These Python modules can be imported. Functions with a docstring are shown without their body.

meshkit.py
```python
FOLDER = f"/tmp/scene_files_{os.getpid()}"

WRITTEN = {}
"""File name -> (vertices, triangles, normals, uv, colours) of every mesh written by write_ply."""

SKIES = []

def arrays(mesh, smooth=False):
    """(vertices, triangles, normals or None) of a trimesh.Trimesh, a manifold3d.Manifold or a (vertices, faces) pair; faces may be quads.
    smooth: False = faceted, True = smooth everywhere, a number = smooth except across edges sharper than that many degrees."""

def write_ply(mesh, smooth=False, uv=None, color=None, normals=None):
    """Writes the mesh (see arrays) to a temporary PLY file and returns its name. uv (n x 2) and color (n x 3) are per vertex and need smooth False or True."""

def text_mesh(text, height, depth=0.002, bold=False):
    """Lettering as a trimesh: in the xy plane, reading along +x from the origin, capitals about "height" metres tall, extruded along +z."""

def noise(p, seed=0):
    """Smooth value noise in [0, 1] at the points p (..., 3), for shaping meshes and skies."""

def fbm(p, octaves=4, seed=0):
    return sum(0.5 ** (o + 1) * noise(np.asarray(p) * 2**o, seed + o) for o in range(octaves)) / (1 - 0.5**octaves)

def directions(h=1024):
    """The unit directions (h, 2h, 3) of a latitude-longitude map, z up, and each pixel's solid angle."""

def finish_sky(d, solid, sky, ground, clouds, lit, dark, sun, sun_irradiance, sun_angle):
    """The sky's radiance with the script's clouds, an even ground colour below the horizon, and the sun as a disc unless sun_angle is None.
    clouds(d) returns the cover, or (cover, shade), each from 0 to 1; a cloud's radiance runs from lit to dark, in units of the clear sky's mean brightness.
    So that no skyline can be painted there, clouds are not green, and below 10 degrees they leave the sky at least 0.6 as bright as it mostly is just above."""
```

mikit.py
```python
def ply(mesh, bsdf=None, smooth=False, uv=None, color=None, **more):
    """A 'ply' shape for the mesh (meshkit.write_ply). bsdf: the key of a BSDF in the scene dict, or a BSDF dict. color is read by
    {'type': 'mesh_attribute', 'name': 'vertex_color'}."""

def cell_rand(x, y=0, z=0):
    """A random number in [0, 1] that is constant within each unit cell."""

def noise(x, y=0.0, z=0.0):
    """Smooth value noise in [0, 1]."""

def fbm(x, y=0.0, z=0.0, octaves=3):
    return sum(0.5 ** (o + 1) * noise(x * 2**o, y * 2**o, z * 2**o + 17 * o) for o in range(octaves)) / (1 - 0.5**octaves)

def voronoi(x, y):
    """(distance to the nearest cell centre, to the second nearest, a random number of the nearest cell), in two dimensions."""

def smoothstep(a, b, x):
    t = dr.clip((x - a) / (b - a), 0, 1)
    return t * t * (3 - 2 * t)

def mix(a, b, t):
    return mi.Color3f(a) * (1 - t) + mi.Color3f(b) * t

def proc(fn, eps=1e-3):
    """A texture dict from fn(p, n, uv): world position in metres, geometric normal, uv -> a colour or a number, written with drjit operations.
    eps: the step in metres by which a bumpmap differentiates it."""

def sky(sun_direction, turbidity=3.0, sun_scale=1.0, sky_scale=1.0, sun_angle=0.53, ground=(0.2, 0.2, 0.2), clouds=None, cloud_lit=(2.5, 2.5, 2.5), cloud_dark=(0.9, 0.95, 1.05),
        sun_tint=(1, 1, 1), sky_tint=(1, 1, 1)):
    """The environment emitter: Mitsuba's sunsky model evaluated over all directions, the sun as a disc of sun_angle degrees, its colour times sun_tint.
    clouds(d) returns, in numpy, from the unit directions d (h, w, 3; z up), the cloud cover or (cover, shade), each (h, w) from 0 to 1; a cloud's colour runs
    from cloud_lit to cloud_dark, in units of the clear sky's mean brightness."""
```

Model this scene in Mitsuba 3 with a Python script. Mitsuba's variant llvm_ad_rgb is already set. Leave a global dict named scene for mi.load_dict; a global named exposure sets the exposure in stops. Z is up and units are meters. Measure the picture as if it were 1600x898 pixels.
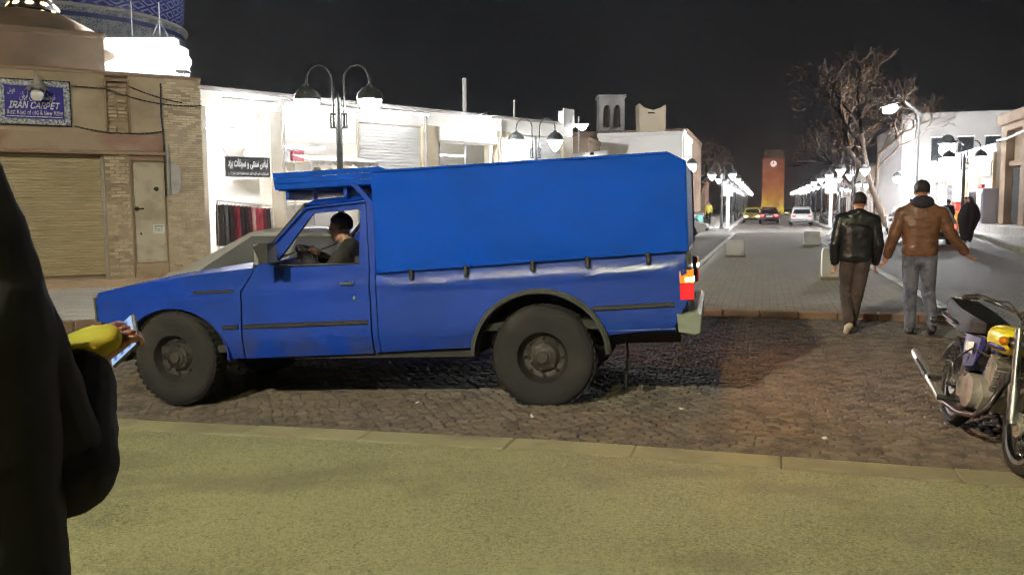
import math, random, json
import numpy as np, trimesh, drjit as dr, mitsuba as mi, mikit, meshkit
import manifold3d as m3
from shapely.geometry import Polygon, Point, LineString
from shapely import affinity
from mikit import noise, fbm, voronoi, smoothstep, mix, cell_rand, proc

# ---------------------------------------------------------------- camera, sky, exposure
scene, labels = {}, {}
PITCH, ROLL, EYE = math.radians(5.33), math.radians(0.4), (0.0, 0.0, 1.5)
_f = np.array([0, math.cos(PITCH), -math.sin(PITCH)]); _u = np.array([0, math.sin(PITCH), math.cos(PITCH)])
_up = _u * math.cos(ROLL) + np.array([1.0, 0, 0]) * math.sin(ROLL)
scene['camera'] = {'type': 'perspective', 'fov': 62.02, 'fov_axis': 'x', 'near_clip': 0.05, 'far_clip': 2000.0,
                   'to_world': mi.ScalarTransform4f().look_at(EYE, (np.array(EYE) + _f).tolist(), _up.tolist())}
SKY = 0.04
scene['sky'] = {**mikit.sky([0.2, -0.6, 0.75], turbidity=3, sun_scale=0.0, sky_scale=SKY, clouds=lambda d: np.ones(d.shape[:2]),
                            cloud_lit=(0.98, 0.99, 1.08)), 'sampling_weight': 0.3}
exposure = 0.0
KEY = 1.0        # strength of every lamp together

# ---------------------------------------------------------------- helpers
rng = random.Random(7); nrg = np.random.default_rng(7)
_used = {}
def num(base):
    n = _used.get(base, 0); _used[base] = n + 1
    return base if n == 0 else f'{base}_{n:03d}'
def tag(key, label=None, cat=None, group=None, kind=None):
    d = labels.setdefault(key, {})
    for k, v in (('label', label), ('category', cat), ('group', group), ('kind', kind)):
        if v: d[k] = v
    return key
def thing(base, label, cat, group=None, kind=None):
    return tag(num(base), label, cat, group, kind)
def M4(R=None, loc=(0, 0, 0)):
    m = np.eye(4)
    if R is not None: m[:3, :3] = R
    m[:3, 3] = loc
    return m
def place(loc=(0, 0, 0), rz=0.0, s=1.0, rx=0.0, ry=0.0):
    c, n = math.cos, math.sin
    Rz = np.array([[c(rz), -n(rz), 0], [n(rz), c(rz), 0], [0, 0, 1]])
    Rx = np.array([[1, 0, 0], [0, c(rx), -n(rx)], [0, n(rx), c(rx)]])
    Ry = np.array([[c(ry), 0, n(ry)], [0, 1, 0], [-n(ry), 0, c(ry)]])
    return M4(Rz @ Ry @ Rx * s, loc)
def frame(o, d):           # local x along d, y into the building, z up
    d = np.array([d[0], d[1], 0.0]); d /= np.linalg.norm(d)
    return M4(np.stack([d, [-d[1], d[0], 0], [0, 0, 1]], 1), o)
def put(key, mesh, bsdf, smooth=32, W=None, emit=None, label=None, **more):
    if isinstance(mesh, dict): d = dict(mesh)
    else: d = mikit.ply(mesh, bsdf, smooth)
    if emit is not None:
        w = more.pop('weight', 1.0)
        d['emitter'] = {'type': 'area', 'radiance': {'type': 'rgb', 'value': [float(KEY * x) for x in emit]}, 'sampling_weight': w}
    if W is not None: d['to_world'] = mi.ScalarTransform4f(W)
    scene[key] = d
    if label: tag(key, label)
    return key
def part(holder, base, mesh, bsdf, smooth=32, W=None, **more):
    return put(num(holder + '__' + base), mesh, bsdf, smooth, W, **more)
cat = trimesh.util.concatenate
def tm(v, f): return trimesh.Trimesh(np.asarray(v, float), np.asarray(f), process=False)
def box(x0, x1, y0, y1, z0, z1, b=0.0):
    lo, hi = np.array([x0, y0, z0], float), np.array([x1, y1, z1], float)
    if b <= 0:
        return trimesh.creation.box(bounds=[lo, hi])
    b = min(b, 0.45 * float((hi - lo).min())); P = []
    for i in (0, 1):
        for j in (0, 1):
            for k in (0, 1):
                c = np.array([(lo, hi)[i][0], (lo, hi)[j][1], (lo, hi)[k][2]]); s = np.array([1 - 2 * i, 1 - 2 * j, 1 - 2 * k]) * b
                for a in range(3):
                    q = c + s; q[a] = c[a]; P.append(q)
    return hull(P)
def hull(P):
    return trimesh.Trimesh(np.asarray(P, float)).convex_hull
def cyl(p0, p1, r0, r1=None, n=12, caps=True):
    return tube([p0, p1], [r0, r0 if r1 is None else r1], n, caps)
def tube(P, r, n=6, caps=True):
    P = np.asarray(P, float); r = np.broadcast_to(r, (len(P),)).astype(float)
    t = np.gradient(P, axis=0); t /= np.linalg.norm(t, axis=1, keepdims=True) + 1e-12
    ref = np.array([0, 0, 1.0]) if abs(t[:, 2]).mean() < 0.8 else np.array([1.0, 0, 0])
    a = np.cross(t, ref); a /= np.linalg.norm(a, axis=1, keepdims=True) + 1e-12
    b = np.cross(t, a); th = np.arange(n) * 2 * np.pi / n
    V = P[:, None] + r[:, None, None] * (np.cos(th)[None, :, None] * a[:, None] + np.sin(th)[None, :, None] * b[:, None])
    V = V.reshape(-1, 3); F = []
    for i in range(len(P) - 1):
        for j in range(n):
            q = (i * n + j, i * n + (j + 1) % n, (i + 1) * n + (j + 1) % n, (i + 1) * n + j)
            F += [[q[0], q[1], q[2]], [q[0], q[2], q[3]]]
    if caps:
        V = np.vstack([V, P[0], P[-1]]); k = len(V); e = (len(P) - 1) * n
        for j in range(n):
            F += [[k - 2, (j + 1) % n, j], [k - 1, e + j, e + (j + 1) % n]]
    m = tm(V, F)
    if m.volume < 0: m.invert()
    return m
def lathe(prof, n=24, axis='z'):
    m = trimesh.creation.revolve(np.asarray(prof, float), sections=n)
    if m.volume < 0: m.invert()
    if axis == 'y':
        m.vertices = m.vertices[:, [0, 2, 1]]; m.invert()
    elif axis == 'x':
        m.vertices = m.vertices[:, [2, 0, 1]]
    return m
def sph(c, r, sub=2):
    m = trimesh.creation.icosphere(subdivisions=sub); m.vertices = m.vertices * np.broadcast_to(r, (3,)) + np.asarray(c, float); return m
def _rings(p):
    out = []
    for g in getattr(p, 'geoms', [p]):
        for r in [g.exterior, *g.interiors]: out.append(np.array(r.coords)[:-1, :2])
    return out
def extr(p, h, fine=None):
    c = m3.CrossSection(_rings(p), m3.FillRule.EvenOdd); m = m3.Manifold.extrude(c, h)
    if fine: m = m.refine_to_length(fine)
    q = m.to_mesh(); return tm(q.vert_properties[:, :3], q.tri_verts)
def ey(p, y0, y1, fine=None):      # polygon in (x, z), from y0 to y1
    m = extr(p if not isinstance(p, list) else Polygon(p), y1 - y0, fine)
    m.vertices = m.vertices[:, [0, 2, 1]] + [0, y0, 0]; m.invert(); return m
def ex(p, x0, x1, fine=None):      # polygon in (y, z), from x0 to x1
    m = extr(p if not isinstance(p, list) else Polygon(p), x1 - x0, fine)
    m.vertices = m.vertices[:, [2, 0, 1]] + [x0, 0, 0]; return m
def ez(p, z0, z1, fine=None):
    m = extr(p if not isinstance(p, list) else Polygon(p), z1 - z0, fine); m.vertices += [0, 0, z0]; return m
def mv(m, d):
    m = m.copy(); m.vertices += d; return m
def tr(m, W):
    m = m.copy(); m.apply_transform(W); return m
def chain(J, bones, fine=0.03, it=8, extra=()):
    # one skin: every bone is the hull of the spheres at its joints
    S = lambda n, r: m3.Manifold.sphere(r, 14).translate([float(x) for x in J[n]])
    parts = [m3.Manifold.batch_hull([S(n, r) for n, r in b]) for b in bones] + list(extra)
    m = m3.Manifold.batch_boolean(parts, m3.OpType.Add).refine_to_length(fine).to_mesh()
    q = trimesh.Trimesh(m.vert_properties[:, :3], m.tri_verts, process=True)
    trimesh.smoothing.filter_taubin(q, iterations=it)
    return q
def ells(c, r):
    return m3.Manifold.sphere(1.0, 20).scale([float(x) for x in r]).translate([float(x) for x in c])
US, UC = 0.283, 0.959      # the street's axis in the plan
def uv(u, v, z=0.0): return np.array([u * UC + v * US, -u * US + v * UC, z])
SF = M4(np.array([[UC, US, 0], [-US, UC, 0], [0, 0, 1.0]]))      # street frame: x = u, y = v
def grd(x):
    t = np.clip(0.5 - np.asarray(x, float), 0, None)
    return -0.059 * np.minimum(np.sqrt(t * t + 0.04) - 0.2, 4.7)
def grp(x): return 0.42 * grd(x)      # the pavement sinks less than the road: its kerb stands up towards the left
def gz(u, v): return float(grd(u * UC + v * US))
def patch(us, vs, off, skirt=0.3, g=None):
    us, vs = np.asarray(us, float), np.asarray(vs, float); U, V = np.meshgrid(us, vs)
    X, Y = U * UC + V * US, -U * US + V * UC; Z = (g or grd)(X) + off; n = len(us)
    P = np.stack([X, Y, Z], -1).reshape(-1, 3); F = []
    for j in range(len(vs) - 1):
        for i in range(n - 1):
            a = j * n + i; F += [[a, a + 1, a + n + 1], [a, a + n + 1, a + n]]
    if skirt:
        loop = [j for j in range(n)] + [k * n + n - 1 for k in range(1, len(vs))] + [(len(vs) - 1) * n + j for j in range(n - 2, -1, -1)] + [k * n for k in range(len(vs) - 2, 0, -1)]
        k0 = len(P); P = np.vstack([P, P[loop] - [0, 0, skirt]])
        for i in range(len(loop)):
            j = (i + 1) % len(loop); F += [[loop[i], k0 + i, k0 + j], [loop[i], k0 + j, loop[j]]]
    return tm(P, F)
def steps(a, b, d): return np.linspace(a, b, max(2, int(round((b - a) / d)) + 1))

# ---------------------------------------------------------------- materials
def rgb(c): return {'type': 'rgb', 'value': [float(x) for x in c]} if isinstance(c, (tuple, list)) else c
def mat(key, col, rough=0.6, metal=0.0, spec=0.5, bump=None, bscale=1.0, two=False, **kw):
    d = {'type': 'principled', 'base_color': rgb(col), 'roughness': rough, 'metallic': metal, 'specular': spec, **kw}
    if bump is not None: d = {'type': 'bumpmap', 'arbitrary': bump, 'scale': bscale, 'bsdf': d}
    if two: d = {'type': 'twosided', 'bsdf': d}
    scene[key] = d
def stain(base, dark, sc=1.5, amt=0.5, fine=25.0):
    def fn(p, n, uvv):
        a = fbm(p.x * sc, p.y * sc, p.z * sc, 4); b = noise(p.x * fine, p.y * fine, p.z * fine)
        return mix(base, dark, dr.clip(smoothstep(0.42, 0.72, a) * amt + (b - 0.5) * 0.25, 0, 1))
    return proc(fn)
def bodywork(base, dark, dust):
    def fn(p, n, uvv):
        a = fbm(p.x * 1.3, p.y * 1.3, p.z * 1.3, 4); b = noise(p.x * 70, p.y * 70, p.z * 70); c = fbm(p.x * 2.5, p.y * 2.5, p.z * 24, 3); d = fbm(p.x * 5 + 9, p.y * 5, p.z * 5, 4)
        col = mix(base, dark, dr.clip(smoothstep(.35, .7, a) * .8 + (b - .5) * .3, 0, 1))
        col = mix(col, mi.Color3f(dust), .35 * smoothstep(.6, .8, c) * smoothstep(.35, .7, d))
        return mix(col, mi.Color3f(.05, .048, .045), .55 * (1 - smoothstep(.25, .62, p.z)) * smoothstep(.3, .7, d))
    return proc(fn)
def dents(p, n, uvv): return fbm(p.x * 3.2, p.y * 3.2, p.z * 3.2, 3) + .12 * noise(p.x * 26, p.y * 26, p.z * 26)
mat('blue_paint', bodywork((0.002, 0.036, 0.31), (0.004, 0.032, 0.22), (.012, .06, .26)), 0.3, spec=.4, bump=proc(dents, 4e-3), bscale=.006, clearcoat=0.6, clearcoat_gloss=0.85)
mat('cover_blue', bodywork((0.001, 0.06, 0.44), (0.002, 0.052, 0.33), (.012, .085, .38)), 0.6, spec=.1, bump=proc(dents, 4e-3), bscale=.03)
mat('tyre_rubber', stain((0.0105, 0.0103, 0.0098), (0.023, 0.021, 0.018), 3.0, 0.9, 60), 0.85)
mat('rim_paint', stain((0.014, 0.013, 0.012), (0.034, 0.029, 0.024), 6.0, 0.9, 60), 0.5)
mat('hub_metal', stain((0.04, 0.036, 0.03), (0.02, 0.018, 0.015), 8.0, 0.9, 60), 0.45)
mat('black_plastic', (0.018, 0.018, 0.019), 0.5)
mat('flare_rubber', (0.03, 0.034, 0.03), 0.45)
mat('black_matt', (0.012, 0.012, 0.012), 0.9)
mat('under_metal', (0.02, 0.019, 0.018), 0.8)
mat('chrome', (0.75, 0.75, 0.76), 0.16, 1.0)
mat('steel', (0.42, 0.42, 0.43), 0.38, 1.0)
mat('grey_paint', (0.22, 0.23, 0.23), 0.5)
mat('bumper_paint', stain((0.2, 0.23, 0.18), (0.11, 0.13, 0.09), 6, 0.8, 40), 0.5)
scene['window_glass'] = {'type': 'thindielectric'}
mat('dark_glass', (0.012, 0.014, 0.016), 0.08, spec=0.7)
mat('amber_lens', (0.5, 0.16, 0.01), 0.15)
mat('red_lens', (0.5, 0.01, 0.01), 0.15)
mat('white_lens', (0.85, 0.85, 0.8), 0.15)
mat('interior_vinyl', (0.035, 0.036, 0.036), 0.7)
mat('lamp_metal', (0.05, 0.055, 0.055), 0.5)
mat('lamp_glass', (0.85, 0.85, 0.85), 0.3)
mat('white_metal', (0.75, 0.75, 0.74), 0.5)
mat('plaster_cream', stain((0.47, 0.39, 0.26), (0.33, 0.27, 0.18), 0.7, 0.6, 12), 0.9, two=True)
mat('plaster_white', stain((0.74, 0.72, 0.66), (0.6, 0.57, 0.5), 0.6, 0.6, 10), 0.9, two=True)
mat('plaster_grey', stain((0.33, 0.31, 0.28), (0.22, 0.2, 0.18), 0.5, 0.7, 8), 0.9, two=True)
mat('mud_plaster', stain((0.27, 0.19, 0.125), (0.18, 0.13, 0.09), 0.6, 0.7, 9), 0.95, two=True)
mat('old_plaster', stain((0.40, 0.33, 0.235), (0.27, 0.215, 0.15), 0.8, 0.9, 14), 0.95)
mat('mortar', stain((0.2, 0.165, 0.12), (0.13, 0.105, 0.078), 2.5, 0.8, 40), 0.95)
for i, (c, d) in enumerate([((0.50, 0.42, 0.29), (0.38, 0.31, 0.21)), ((0.46, 0.385, 0.265), (0.34, 0.275, 0.185)), ((0.54, 0.46, 0.33), (0.42, 0.35, 0.24)), ((0.40, 0.31, 0.21), (0.28, 0.21, 0.14))]):
    mat(f'brick_clay_{i}', stain(c, d, 5, 0.8, 60), 0.92)
mat('shutter_metal', stain((0.52, 0.45, 0.30), (0.38, 0.325, 0.21), 0.9, 0.6, 30), 0.5)
mat('door_paint', stain((0.50, 0.46, 0.36), (0.31, 0.26, 0.18), 2.2, 0.75, 30), 0.6)
mat('step_stone', stain((0.46, 0.34, 0.24), (0.33, 0.25, 0.18), 2.0, 0.6, 30), 0.8)
mat('white_tile', stain((0.55, 0.54, 0.52), (0.42, 0.41, 0.4), 2.0, 0.6, 30), 0.6)
mat('paper', (0.7, 0.7, 0.68), 0.8, two=True)
mat('sign_blue', (0.028, 0.024, 0.24), 0.5, spec=.2)
mat('sign_black', (0.02, 0.02, 0.021), 0.5)
mat('sign_white', (0.72, 0.72, 0.74), 0.5)
mat('cloth_beam', stain((0.33, 0.26, 0.19), (0.25, 0.13, 0.10), 1.3, 0.8, 20), 0.95)
mat('cable_black', (0.03, 0.03, 0.03), 0.7)
mat('box_grey', stain((0.36, 0.34, 0.31), (0.24, 0.22, 0.2), 3, 0.7, 20), 0.6)
mat('skin', (0.38, 0.2, 0.13), 0.55); mat('hair_black', (0.012, 0.010, 0.010), 0.6); mat('eye_dark', (0.03, 0.02, 0.02), 0.2)

# ---------------------------------------------------------------- the ground
def paving(ca, cb, cj, su, sv, joint=0.08, grit=90.0):
    def fn(p, n, uvv):
        u, v = p.x * UC - p.y * US, p.x * US + p.y * UC
        row = dr.floor(v / sv); a = u / su + 0.5 * (row - 2 * dr.floor(row * 0.5)); col = dr.floor(a)
        fu, fv = a - col, v / sv - row
        edge = dr.minimum(dr.minimum(fu, 1 - fu) * su / sv, dr.minimum(fv, 1 - fv))
        t = cell_rand(col, row, 3)
        c = mix(ca, cb, dr.clip(0.65 * t + 0.6 * (fbm(p.x * 0.6, p.y * 0.6, 0, 4) - 0.3) + 0.3 * (noise(p.x * grit, p.y * grit) - 0.5), 0, 1))
        return mix(cj, c, smoothstep(joint * 0.4, joint * 1.6, edge))
    return proc(fn)
def conc(p, n, uvv):
    g = noise(p.x * 230, p.y * 230); h = noise(p.x * 105, p.y * 105); a = fbm(p.x * 0.45, p.y * 0.45, 0, 5); b = fbm(p.x * 1.9 + 7, p.y * 1.9, 2, 4)
    t = dr.clip(0.55 + 0.9 * (a - 0.5) + 0.55 * (b - 0.5) + 0.85 * (g - 0.5) + 0.75 * (h - 0.5), 0, 1)
    c = mix((0.1, 0.099, 0.058), (0.244, 0.244, 0.128), t)
    c = mix(c, mi.Color3f(0.06, 0.055, 0.04), 0.5 * smoothstep(0.8, 0.92, noise(p.x * 70 + 3, p.y * 70)))
    c = mix(c, mi.Color3f(0.32, 0.31, 0.22), 0.6 * smoothstep(0.86, 0.95, noise(p.x * 85 + 13, p.y * 85)))
    st = fbm(p.x * 1.1 + 31, p.y * 1.7 + 4, 3, 4)
    c = mix(c, mi.Color3f(0.095, 0.085, 0.055), 0.4 * smoothstep(0.6, 0.78, st))
    return c
def concb(p, n, uvv):
    return 0.6 * noise(p.x * 140, p.y * 140) + 0.9 * noise(p.x * 62, p.y * 62) + 0.5 * fbm(p.x * 12, p.y * 12, 0, 3)
mat('concrete_paving', proc(conc), 0.75, bump=proc(concb, 2e-3), bscale=0.005)
mat('road_paving', paving((0.115, 0.1, 0.085), (0.17, 0.15, 0.125), (0.05, 0.045, 0.04), 0.2, 0.1), 0.7)
mat('plaza_paving', paving((0.2, 0.178, 0.14), (0.3, 0.265, 0.21), (0.1, 0.09, 0.075), 0.22, 0.11), 0.75)
mat('foot_paving', paving((0.36, 0.34, 0.31), (0.48, 0.46, 0.42), (0.2, 0.19, 0.17), 0.4, 0.4, 0.03), 0.6)
mat('tile_paving', paving((0.46, 0.45, 0.43), (0.58, 0.57, 0.55), (0.28, 0.27, 0.26), 0.9, 0.45, 0.03), 0.55)
mat('sett_bed', stain((0.095, 0.08, 0.06), (0.12, 0.1, 0.075), 3, 0.7, 50), 0.95)
for i, (c, d) in enumerate([((0.175, 0.143, 0.108), (0.11, 0.098, 0.076)), ((0.15, 0.124, 0.095), (0.095, 0.085, 0.067)), ((0.19, 0.158, 0.118), (0.12, 0.107, 0.083)), ((0.165, 0.13, 0.096), (0.105, 0.09, 0.07))]):
    mat(f'sett_stone_{i}', stain(tuple(.66 * x for x in c), tuple(.44 * x for x in d), 9, 0.75, 150), 0.75)
mat('kerb_stone', stain((0.215, 0.207, 0.12), (0.15, 0.14, 0.085), 3, 0.8, 40), 0.8)
mat('kerb_white', stain((0.55, 0.54, 0.5), (0.38, 0.36, 0.32), 3, 0.8, 40), 0.8)
mat('kerb_pale', stain((0.24, 0.23, 0.14), (0.17, 0.158, 0.1), 3, 0.8, 40), 0.8)
mat('brown_kerb', stain((0.2, 0.13, 0.085), (0.12, 0.085, 0.06), 3, 0.8, 40), 0.85)

fu = np.unique(np.concatenate([np.linspace(-260, -24, 6), steps(-24, 14, 0.5), np.linspace(14, 260, 6)]))
fv = np.unique(np.concatenate([np.linspace(-80, -14, 4), steps(-14, 24, 1.0), np.linspace(24, 420, 10)]))
put('ground', patch(fu, fv, -0.03, 0), 'road_paving', True); tag('ground', 'dark paved ground of the square and the lanes of the street', kind='structure')
put('road', patch(steps(-16, 9, 0.25), [5.3, 8.6, 12.0], -0.014, 0.1), 'sett_bed', True); tag('road', 'road of dark stone setts under the blue pickup truck', kind='structure')
V0, V1 = 5.3, 11.98
def sett_mesh(du, dv, seed):
    r = np.random.default_rng(seed); b = 0.009; h = 0.016
    lo = np.array([[0, 0], [du, 0], [du, dv], [0, dv]]) + r.uniform(-.004, .004, (4, 2)); hi = lo + np.array([[b, b], [-b, b], [-b, -b], [b, -b]]) + r.uniform(-.004, .004, (4, 2))
    V = [[*p, -0.02] for p in lo] + [[*p, h * .55 + r.uniform(-.002, .002)] for p in lo + (hi - lo) * .3] + [[*p, h + r.uniform(-.004, .003)] for p in hi] + [[*hi.mean(0), h + .004]]
    F = []
    for k in (0, 4):
        for i in range(4):
            j = (i + 1) % 4; F += [[k + i, k + j, k + 4 + j], [k + i, k + 4 + j, k + 4 + i]]
    for i in range(4): F.append([8 + i, 8 + (i + 1) % 4, 12])
    return tm(V, F)
DU, DV = 0.108, 0.08
svar = [sett_mesh(DU - .007, DV - .007, k) for k in range(10)]
cells = []
for j in range(int((V1 - V0) / DV)):
    v = V0 + j * DV
    for i in range(int(13.5 / DU)):
        u = -9.2 + (i + 0.5 * (j % 2)) * DU + 0.01 * math.sin(j * 1.7)
        w = uv(u, v)
        if w[0] > 4.9 or abs(w[0]) > 0.72 * w[1] + .3: continue
        cells.append((u, v, math.hypot(w[0], w[1]) + (0 if w[0] > -3.4 else 9)))
order = sorted(range(len(cells)), key=lambda k: cells[k][2]); near = set(order[:300])
splys = {}; bulk = {q: [] for q in range(4)}
for k, (u, v, _) in enumerate(cells):
    a, q = rng.randrange(10), rng.choice((0, 0, 1, 1, 2, 3)); z = gz(u + DU / 2, v + DV / 2) - 0.012 + rng.uniform(-.003, .003)
    W = M4(SF[:3, :3], uv(u, v, z))
    if k in near:
        if (a, q) not in splys: splys[a, q] = mikit.ply(svar[a], f'sett_stone_{q}', False)
        put(num('road__sett'), splys[a, q], None, W=W)
    else: bulk[q].append(tr(svar[a], W))
for q in range(4):
    n = num('road__sett_field'); put(n, cat(bulk[q]), f'sett_stone_{q}', False); tag(n, kind='stuff')

put('pavement', patch(steps(-14, 12, 0.25), [-14, -4, 0, 2.5, 5.0], 0.0, 0.3, grp), 'concrete_paving', True); tag('pavement', 'pale gritty concrete pavement in the foreground', kind='structure')
put('kerb', patch(steps(-14, 12, 0.25), [5.0, 5.3], -0.02, 0.2, grp), 'sett_bed', True); tag('kerb', 'flush kerb of pale stones along the foreground pavement', kind='structure')
u = -9.0
while u < 5:
    L = rng.uniform(0.75, 1.05); W = M4(SF[:3, :3], uv(u, 5.012, 0))
    m = box(0, L - .004, 0, .27 + rng.uniform(-.02, .02), -0.1, 0.003 + rng.uniform(-.003, .003), 0.008); m.vertices[:, 2] += [float(grp((u + x) * UC + 5.1 * US)) for x in m.vertices[:, 0]]
    part('kerb', 'stone', m, rng.choice(['kerb_stone', 'kerb_stone', 'kerb_stone', 'kerb_pale']), W=W)
    u += L
# the raised paved island between the two lanes
put('plaza', patch(steps(-1.4, 2.35, 0.25), steps(12.2, 47, 1.0), 0.08, 0.15), 'plaza_paving', True); tag('plaza', 'raised paved island in the mouth of the street', kind='structure')
def kerb_run(holder, u0, u1, v0, v1, z, m_, step=0.9, wd=0.15):
    n = max(1, int(round(math.hypot(u1 - u0, v1 - v0) / step)))
    for i in range(n):
        a, b = i / n, (i + 1) / n
        p, q = uv(u0 + (u1 - u0) * a, v0 + (v1 - v0) * a), uv(u0 + (u1 - u0) * b, v0 + (v1 - v0) * b)
        d = (q - p); L = np.linalg.norm(d); f = frame((p[0], p[1], float(grd(p[0]))), d)
        part(holder, 'kerb_stone', box(.006, L - .006, -wd / 2, wd / 2, -.1, z + rng.uniform(-.003, .004), .012), m_, W=f)
kerb_run('plaza', -1.5, 2.45, 12.1, 12.1, .085, 'brown_kerb', 0.5, 0.2)
kerb_run('plaza', -1.5, -1.5, 12.2, 47, .085, 'kerb_white', 1.2)
kerb_run('plaza', 2.45, 2.45, 12.2, 47, .085, 'kerb_white', 1.2)
# left pavement under the shops
AF = frame((-7.073, 19.73, 0.0), (0.866, 0.5)); BF = frame((-8.256, 24.7, 0.0), (0.698, 0.716))
lp = ez([(-16, -6.25), (2.5, -6.25), (4.6, -1.0), (5.4, 6), (-16, 6)], -0.6, -0.14); put('left_pavement', lp, 'tile_paving', False, AF)
tag('left_pavement', 'pale tiled pavement in front of the shops on the left', kind='structure')
for i in range(12):
    t = -7.1 + i * 0.8
    part('left_pavement', 'kerb_stone', box(t + .006, t + .794, -6.45, -6.26, -.5, -.135 + rng.uniform(-.004, .004), .02), 'brown_kerb', W=AF)
put('shop_forecourt', ez([(-2.5, -3.2), (17, -3.2), (17, 0.6), (-2.5, 0.6)], -0.5, 0.1), 'foot_paving', False, BF); tag('shop_forecourt', 'pale raised forecourt before the row of bright shops', kind='structure')
put('left_footway', patch([-9.5, -6, -2.2], [55, 60, 80, 120, 200], 0.14, 0.3), 'foot_paving', True); tag('left_footway', 'pale footway along the left side of the street', kind='structure')
kerb_run('left_footway', -9.4, -2.1, 54.95, 54.95, .145, 'kerb_white', 1.2)
kerb_run('left_footway', -2.12, -2.12, 55, 100, .145, 'kerb_white', 1.5)
put('right_footway', patch([4.3, 7, 10.5], [58, 60, 80, 120, 200], 0.14, 0.3), 'foot_paving', True); tag('right_footway', 'pale footway along the right side of the street', kind='structure')
kerb_run('right_footway', 4.22, 4.22, 58, 110, .145, 'kerb_white', 1.5)
rp = ez([(7.6, 27), (8.0, 32), (9.4, 42), (10.2, 58), (40, 58), (40, 20), (7.8, 20)], -0.3, 0.15); rp.apply_transform(SF)
put('right_pavement', rp, 'foot_paving', False); tag('right_pavement', 'broad pale pavement before the buildings on the right', kind='structure')
for a, b in (((7.58, 27), (7.98, 32)), ((7.98, 32), (9.38, 42)), ((9.38, 42), (10.18, 58)), ((7.72, 21), (7.58, 27))):
    kerb_run('right_pavement', a[0], b[0], a[1], b[1], .155, 'kerb_stone', 1.0)

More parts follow.
